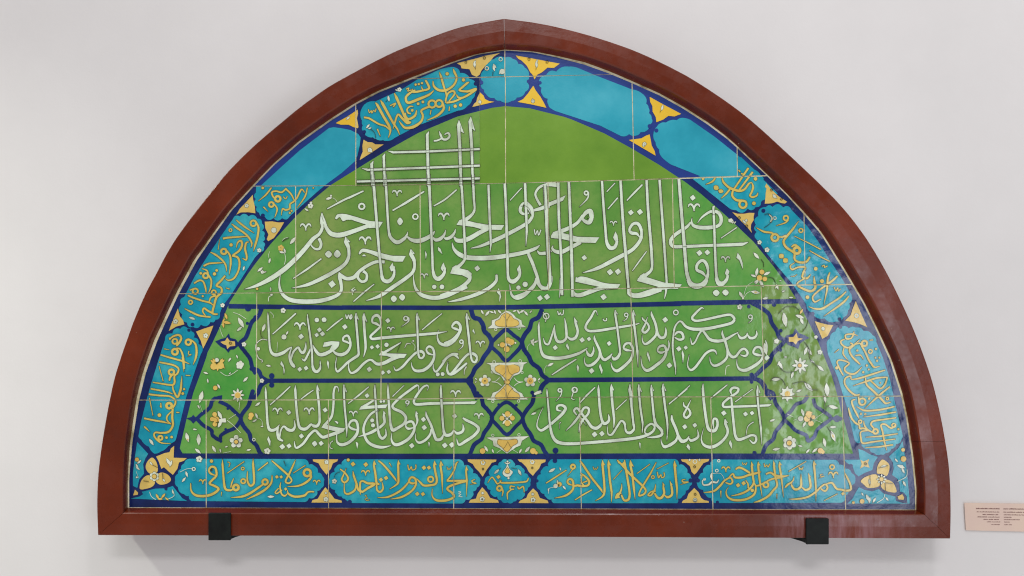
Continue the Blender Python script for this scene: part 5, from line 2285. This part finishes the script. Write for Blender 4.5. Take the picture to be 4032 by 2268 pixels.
def sheet(name, vs, faces, cv, y_front, y_back, mat, parent, tint, tilt):
    """Clip the faces to the tile, part them into connected pieces and give each a rim down to the layer below."""
    verts, idx, out = [], {}, []

    def vid(p):
        k = (round(p[0] * 50), round(p[1] * 50))
        if k not in idx:
            idx[k] = len(verts)
            verts.append(p)
        return idx[k]
    cx0, cy0 = min(p[0] for p in cv), min(p[1] for p in cv)
    cx1, cy1 = max(p[0] for p in cv), max(p[1] for p in cv)
    for f in faces:
        p = [vs[i] for i in f]
        if all(a[0] > cx1 for a in p) or all(a[0] < cx0 for a in p) or all(a[1] > cy1 for a in p) or all(a[1] < cy0 for a in p):
            continue
        q = clip_convex(p, cv)
        if len(q) < 3:
            continue
        g_ = []
        for a in q:
            i = vid(a)
            if not g_ or g_[-1] != i:
                g_.append(i)
        if len(g_) > 1 and g_[0] == g_[-1]:
            g_.pop()
        if len(set(g_)) < 3 or len(set(g_)) != len(g_):
            continue
        out.append(tuple(g_))
    if not out:
        return
    par = list(range(len(verts)))

    def find(i):
        while par[i] != i:
            par[i] = par[par[i]]
            i = par[i]
        return i
    for f in out:
        r0 = find(f[0])
        for i in f[1:]:
            par[find(i)] = r0
            r0 = find(f[0])
    groups = {}
    for f in out:
        groups.setdefault(find(f[0]), []).append(f)
    pieces, small = [], []
    for fs_ in groups.values():
        xs = [verts[i][0] for f in fs_ for i in f]
        ys = [verts[i][1] for f in fs_ for i in f]
        if name in SPLIT and max(max(xs) - min(xs), max(ys) - min(ys)) >= 40:
            pieces.append(fs_)
        else:
            small += fs_
    if name == 'cobalt_ground':
        pieces, small = [out], []
    todo = [(SINGLE.get(name, name), p, False) for p in pieces]
    if small:
        todo.append((name, small, True))
    for nm, fs_, stuff in todo:
        COUNT[nm] = COUNT.get(nm, 0) + 1
        edges = set()
        for f in fs_:
            for i in range(len(f)):
                edges.add((f[i], f[(i + 1) % len(f)]))
        loc, v3, ff = {}, [], []

        def lv(i, low):
            k = (i, low)
            if k not in loc:
                loc[k] = len(v3)
                v3.append(P3(verts[i][0], verts[i][1], (y_back if low else y_front) + tilt(verts[i][0], verts[i][1])))
            return loc[k]
        for f in fs_:
            ff.append(tuple(lv(i, 0) for i in f))
        for a, b_ in edges:
            if (b_, a) not in edges:
                ff.append((lv(b_, 0), lv(a, 0), lv(a, 1), lv(b_, 1)))
        o = part(nm, v3, ff, mat, parent)
        o['tint'] = tint
        if stuff:
            o['kind'] = 'stuff'


rt = random.Random(3)
tile_no = 0
for r in range(5):
    top, bot = JOINTS[r], JOINTS[r + 1]
    for c in range(len(COLS[r]) - 1):
        gl = 1.7 if c else 0
        gr = 1.7
        if r == 1 and c in (1, 2):
            if c == 2:
                gl = 0.35
            else:
                gr = 0.35
        gh = 1.7
        xt0, xb0 = COLS[r][c]
        xt1, xb1 = COLS[r][c + 1]
        quad = ccw([(xt0 + gl, yat(top, xt0) + gh), (xt1 - gr, yat(top, xt1) + gh), (xb1 - gr, yat(bot, xb1) - gh), (xb0 + gl, yat(bot, xb0) - gh)])
        cv = clip_convex(quad, ARCH)
        if len(cv) < 3:
            continue
        # drop doubled corners
        cv = [p for i, p in enumerate(cv) if math.hypot(p[0] - cv[i - 1][0], p[1] - cv[i - 1][1]) > 0.3]
        cxm = sum(p[0] for p in cv) / len(cv)
        kind = 'old'
        label = None
        if (r == 0 and c == 1) or (r == 1 and c in (0, 2, 3, 4)):
            kind = 'restored'
            label = 'plain restored tile without any lettering'
        elif (r >= 2 and cxm > 2900):
            kind = 'relief'
            label = None
        M = MATS[kind]
        dy = rt.uniform(-0.0005, 0.0005)
        if (r == 0 and c == 0) or (r == 1 and c == 1):
            dy = -0.0012
        tint = rt.uniform(-1, 1)
        dy = min(dy, 0.0002)
        n = len(cv)
        ta, tb = rt.uniform(-1.6e-6, 1.6e-6), rt.uniform(-1.6e-6, 1.6e-6)
        cym = sum(p[1] for p in cv) / len(cv)
        tilt = lambda x, y, a=ta, b_=tb, u=cxm, w=cym: a * (x - u) + b_ * (y - w)
        tv = [P3(x, y, TILE_Y + dy + tilt(x, y)) for x, y in cv] + [P3(x, y, TILE_Y + 0.0150) for x, y in cv]
        tf = [tuple(range(n)), tuple(reversed(range(n, 2 * n)))] + [(i, n + i, n + (i + 1) % n, (i + 1) % n) for i in range(n)]
        tl = part('tile', tv, tf, m_clay)
        if label:
            tl['label'] = label
        box = (min(p[0] for p in cv) - 2, min(p[1] for p in cv) - 2, max(p[0] for p in cv) + 2, max(p[1] for p in cv) + 2)
        for key in ('B', 'G', 't', 'b', 'o', 'i', 'w', 'y', 'f', 'g', 'k', 'j', 'h'):
            yf = TILE_Y + dy - DEPTH[key]
            yb = TILE_Y + dy - {'B': 0.0, 'G': 0.0, 't': 0.0, 'b': 0.0001, 'o': 0.0001}.get(key, 0.0004)
            if key == 'B':
                vs, fs = cv, [tuple(range(len(cv)))]
            else:
                pr = [t for bb_, t in LAYERS.get(key, []) if not (bb_[2] < box[0] or bb_[0] > box[2] or bb_[3] < box[1] or bb_[1] > box[3])]
                if not pr:
                    continue
                vs, fs = union(pr, box)
                if not fs:
                    continue
            sheet(NAMES[key], vs, fs, cv, yf, yb, M[key], tl, tint, tilt)
        tile_no += 1
print("tiles", tile_no, COUNT)

# ------------------------------------------------------------------ iron brackets under the frame


def bevel_box(bm, x0, x1, y0, y1, z0, z1):
    vs = [bm.verts.new((x, y, z)) for x in (x0, x1) for y in (y0, y1) for z in (z0, z1)]
    q = [(0, 1, 3, 2), (4, 6, 7, 5), (0, 4, 5, 1), (2, 3, 7, 6), (0, 2, 6, 4), (1, 5, 7, 3)]
    return [bm.faces.new([vs[i] for i in f]) for f in q]


def bracket(px0, px1, py0, py1, label, inward):
    x0, _, z1 = P3(px0, py0, -0.006)
    x1, _, z0 = P3(px1, py1, -0.006)
    root = bpy.data.objects.new('wall_bracket', None)
    root.location = ((x0 + x1) / 2, 0.085, z0)
    COL.objects.link(root)
    root['label'] = label
    root['category'] = 'bracket'
    root['group'] = 'black iron brackets holding the tile panel'
    zf = P3(0, 2107 if px0 < 2000 else 2119, 0)[2] - 0.0012       # just under the rail
    lx, ly, lz = root.location

    def add(name, boxes, bev):
        bm = bmesh.new()
        for bx in boxes:
            bevel_box(bm, bx[0] - lx, bx[1] - lx, bx[2] - ly, bx[3] - ly, bx[4] - lz, bx[5] - lz)
        bmesh.ops.recalc_face_normals(bm, faces=bm.faces)
        bmesh.ops.bevel(bm, geom=list(bm.edges), offset=bev, segments=3, affect='EDGES', profile=0.6)
        me = bpy.data.meshes.new(name)
        bm.to_mesh(me)
        bm.free()
        me.materials.append(m_iron)
        o = bpy.data.objects.new(name, me)
        o.parent = root
        COL.objects.link(o)
        return o
    add('hook_plate', [(x0, x1, -0.0065, -0.0018, z0, z1)], 0.0019)
    # the arm runs back under the frame to the wall, thinning a little
    bm = bmesh.new()
    hw = 0.0025
    y_a, y_b = -0.0005, 0.0845
    zt = zf
    ring = []
    # seen from above it flares towards the middle of the panel
    for yy, zb, dx in ((y_a, z0 + 0.001, 0.0), (0.010, z0 + 0.001, 0.004), (0.034, z0 + 0.002, 0.024), (y_b, z0 + 0.004, 0.030)):
        xa = x0 + 0.001 - (dx if inward < 0 else 0)
        xb = x1 - 0.001 + (dx if inward > 0 else 0)
        ring.append([bm.verts.new((a - lx, yy - ly, zz - lz)) for a, zz in ((xa, zt), (xb, zt), (xb, zb), (xa, zb))])
    for a, c in zip(ring, ring[1:]):
        for i in range(4):
            bm.faces.new((a[i], a[(i + 1) % 4], c[(i + 1) % 4], c[i]))
    bm.faces.new(ring[0])
    bm.faces.new(ring[-1][::-1])
    bmesh.ops.recalc_face_normals(bm, faces=bm.faces)
    me = bpy.data.meshes.new('arm')
    bm.to_mesh(me)
    bm.free()
    me.materials.append(m_iron)
    o = bpy.data.objects.new('arm', me)
    o.parent = root
    COL.objects.link(o)
    return root


bracket(820, 908, 2020, 2128, 'black iron bracket hooked under the bottom left of the wooden frame', 1)
bracket(3174, 3264, 2042, 2144, 'black iron bracket hooked under the bottom right of the wooden frame', -1)

# ------------------------------------------------------------------ museum card at the right edge
YC = 0.0815
card = bpy.data.objects.new('museum_card', None)
card.location = P3(3945, 2090, 0.085)
COL.objects.link(card)
card['label'] = 'small pink museum card with two columns of brown print beside the panel'
card['category'] = 'label card'


def card_part(name, verts, faces, mat):
    return obj(name, [tuple(Vector(v_) - card.location) for v_ in verts], faces, mat, card)


cc = [(3797, 1980), (4096, 1984), (4098, 2095), (3803, 2088)]
cvv = [P3(x, y, YC) for x, y in cc] + [P3(x + (2 if x < 3900 else 0), y, 0.0848) for x, y in cc]
card_part('card', cvv, [(3, 2, 1, 0), (4, 5, 6, 7), (0, 1, 5, 4), (1, 2, 6, 5), (2, 3, 7, 6), (3, 0, 4, 7)], m_card)
# words too small to read: rows of broken marks, first rows bolder
rw = random.Random(11)
pv, pf = [], []
rows = [(2003, 3843, 3936, 3951, 4046, 5.0), (2016, 3846, 3935, 3951, 4050, 3.9), (2026.5, 3869, 3931, 3952, 4042, 3.9), (2036, 3849, 3935, 3953, 3983, 3.9),
        (2045.5, 3873, 3935, 3953, 4015, 3.9), (2055, 3886, 3937, 3954, 3977, 3.6), (2065.5, 3904, 3939, 3954, 3985, 3.4)]
for y, a0, a1, b0, b1, h in rows:
    for s0, s1 in ((a0, a1), (b0, b1)):
        x = s0
        while x < s1 - 2:
            wlen = min(rw.uniform(8, 22), s1 - x)
            # a word: a run of little upright marks joined at the base line
            xx = x
            while xx < x + wlen:
                lw = rw.uniform(1.2, 2.2)
                hh = h * rw.uniform(0.55, 1.0)
                sl = (xx - 3940) * 0.012
                i0 = len(pv)
                pv += [P3(xx, y + sl + h / 2, YC - 0.0002), P3(xx + lw, y + sl + h / 2, YC - 0.0002), P3(xx + lw, y + sl + h / 2 - hh, YC - 0.0002), P3(xx, y + sl + h / 2 - hh, YC - 0.0002)]
                pf.append((i0, i0 + 1, i0 + 2, i0 + 3))
                xx += lw + rw.uniform(0.15, 0.9)
            x += wlen + 2.6
card_part('print', pv, pf, m_print)
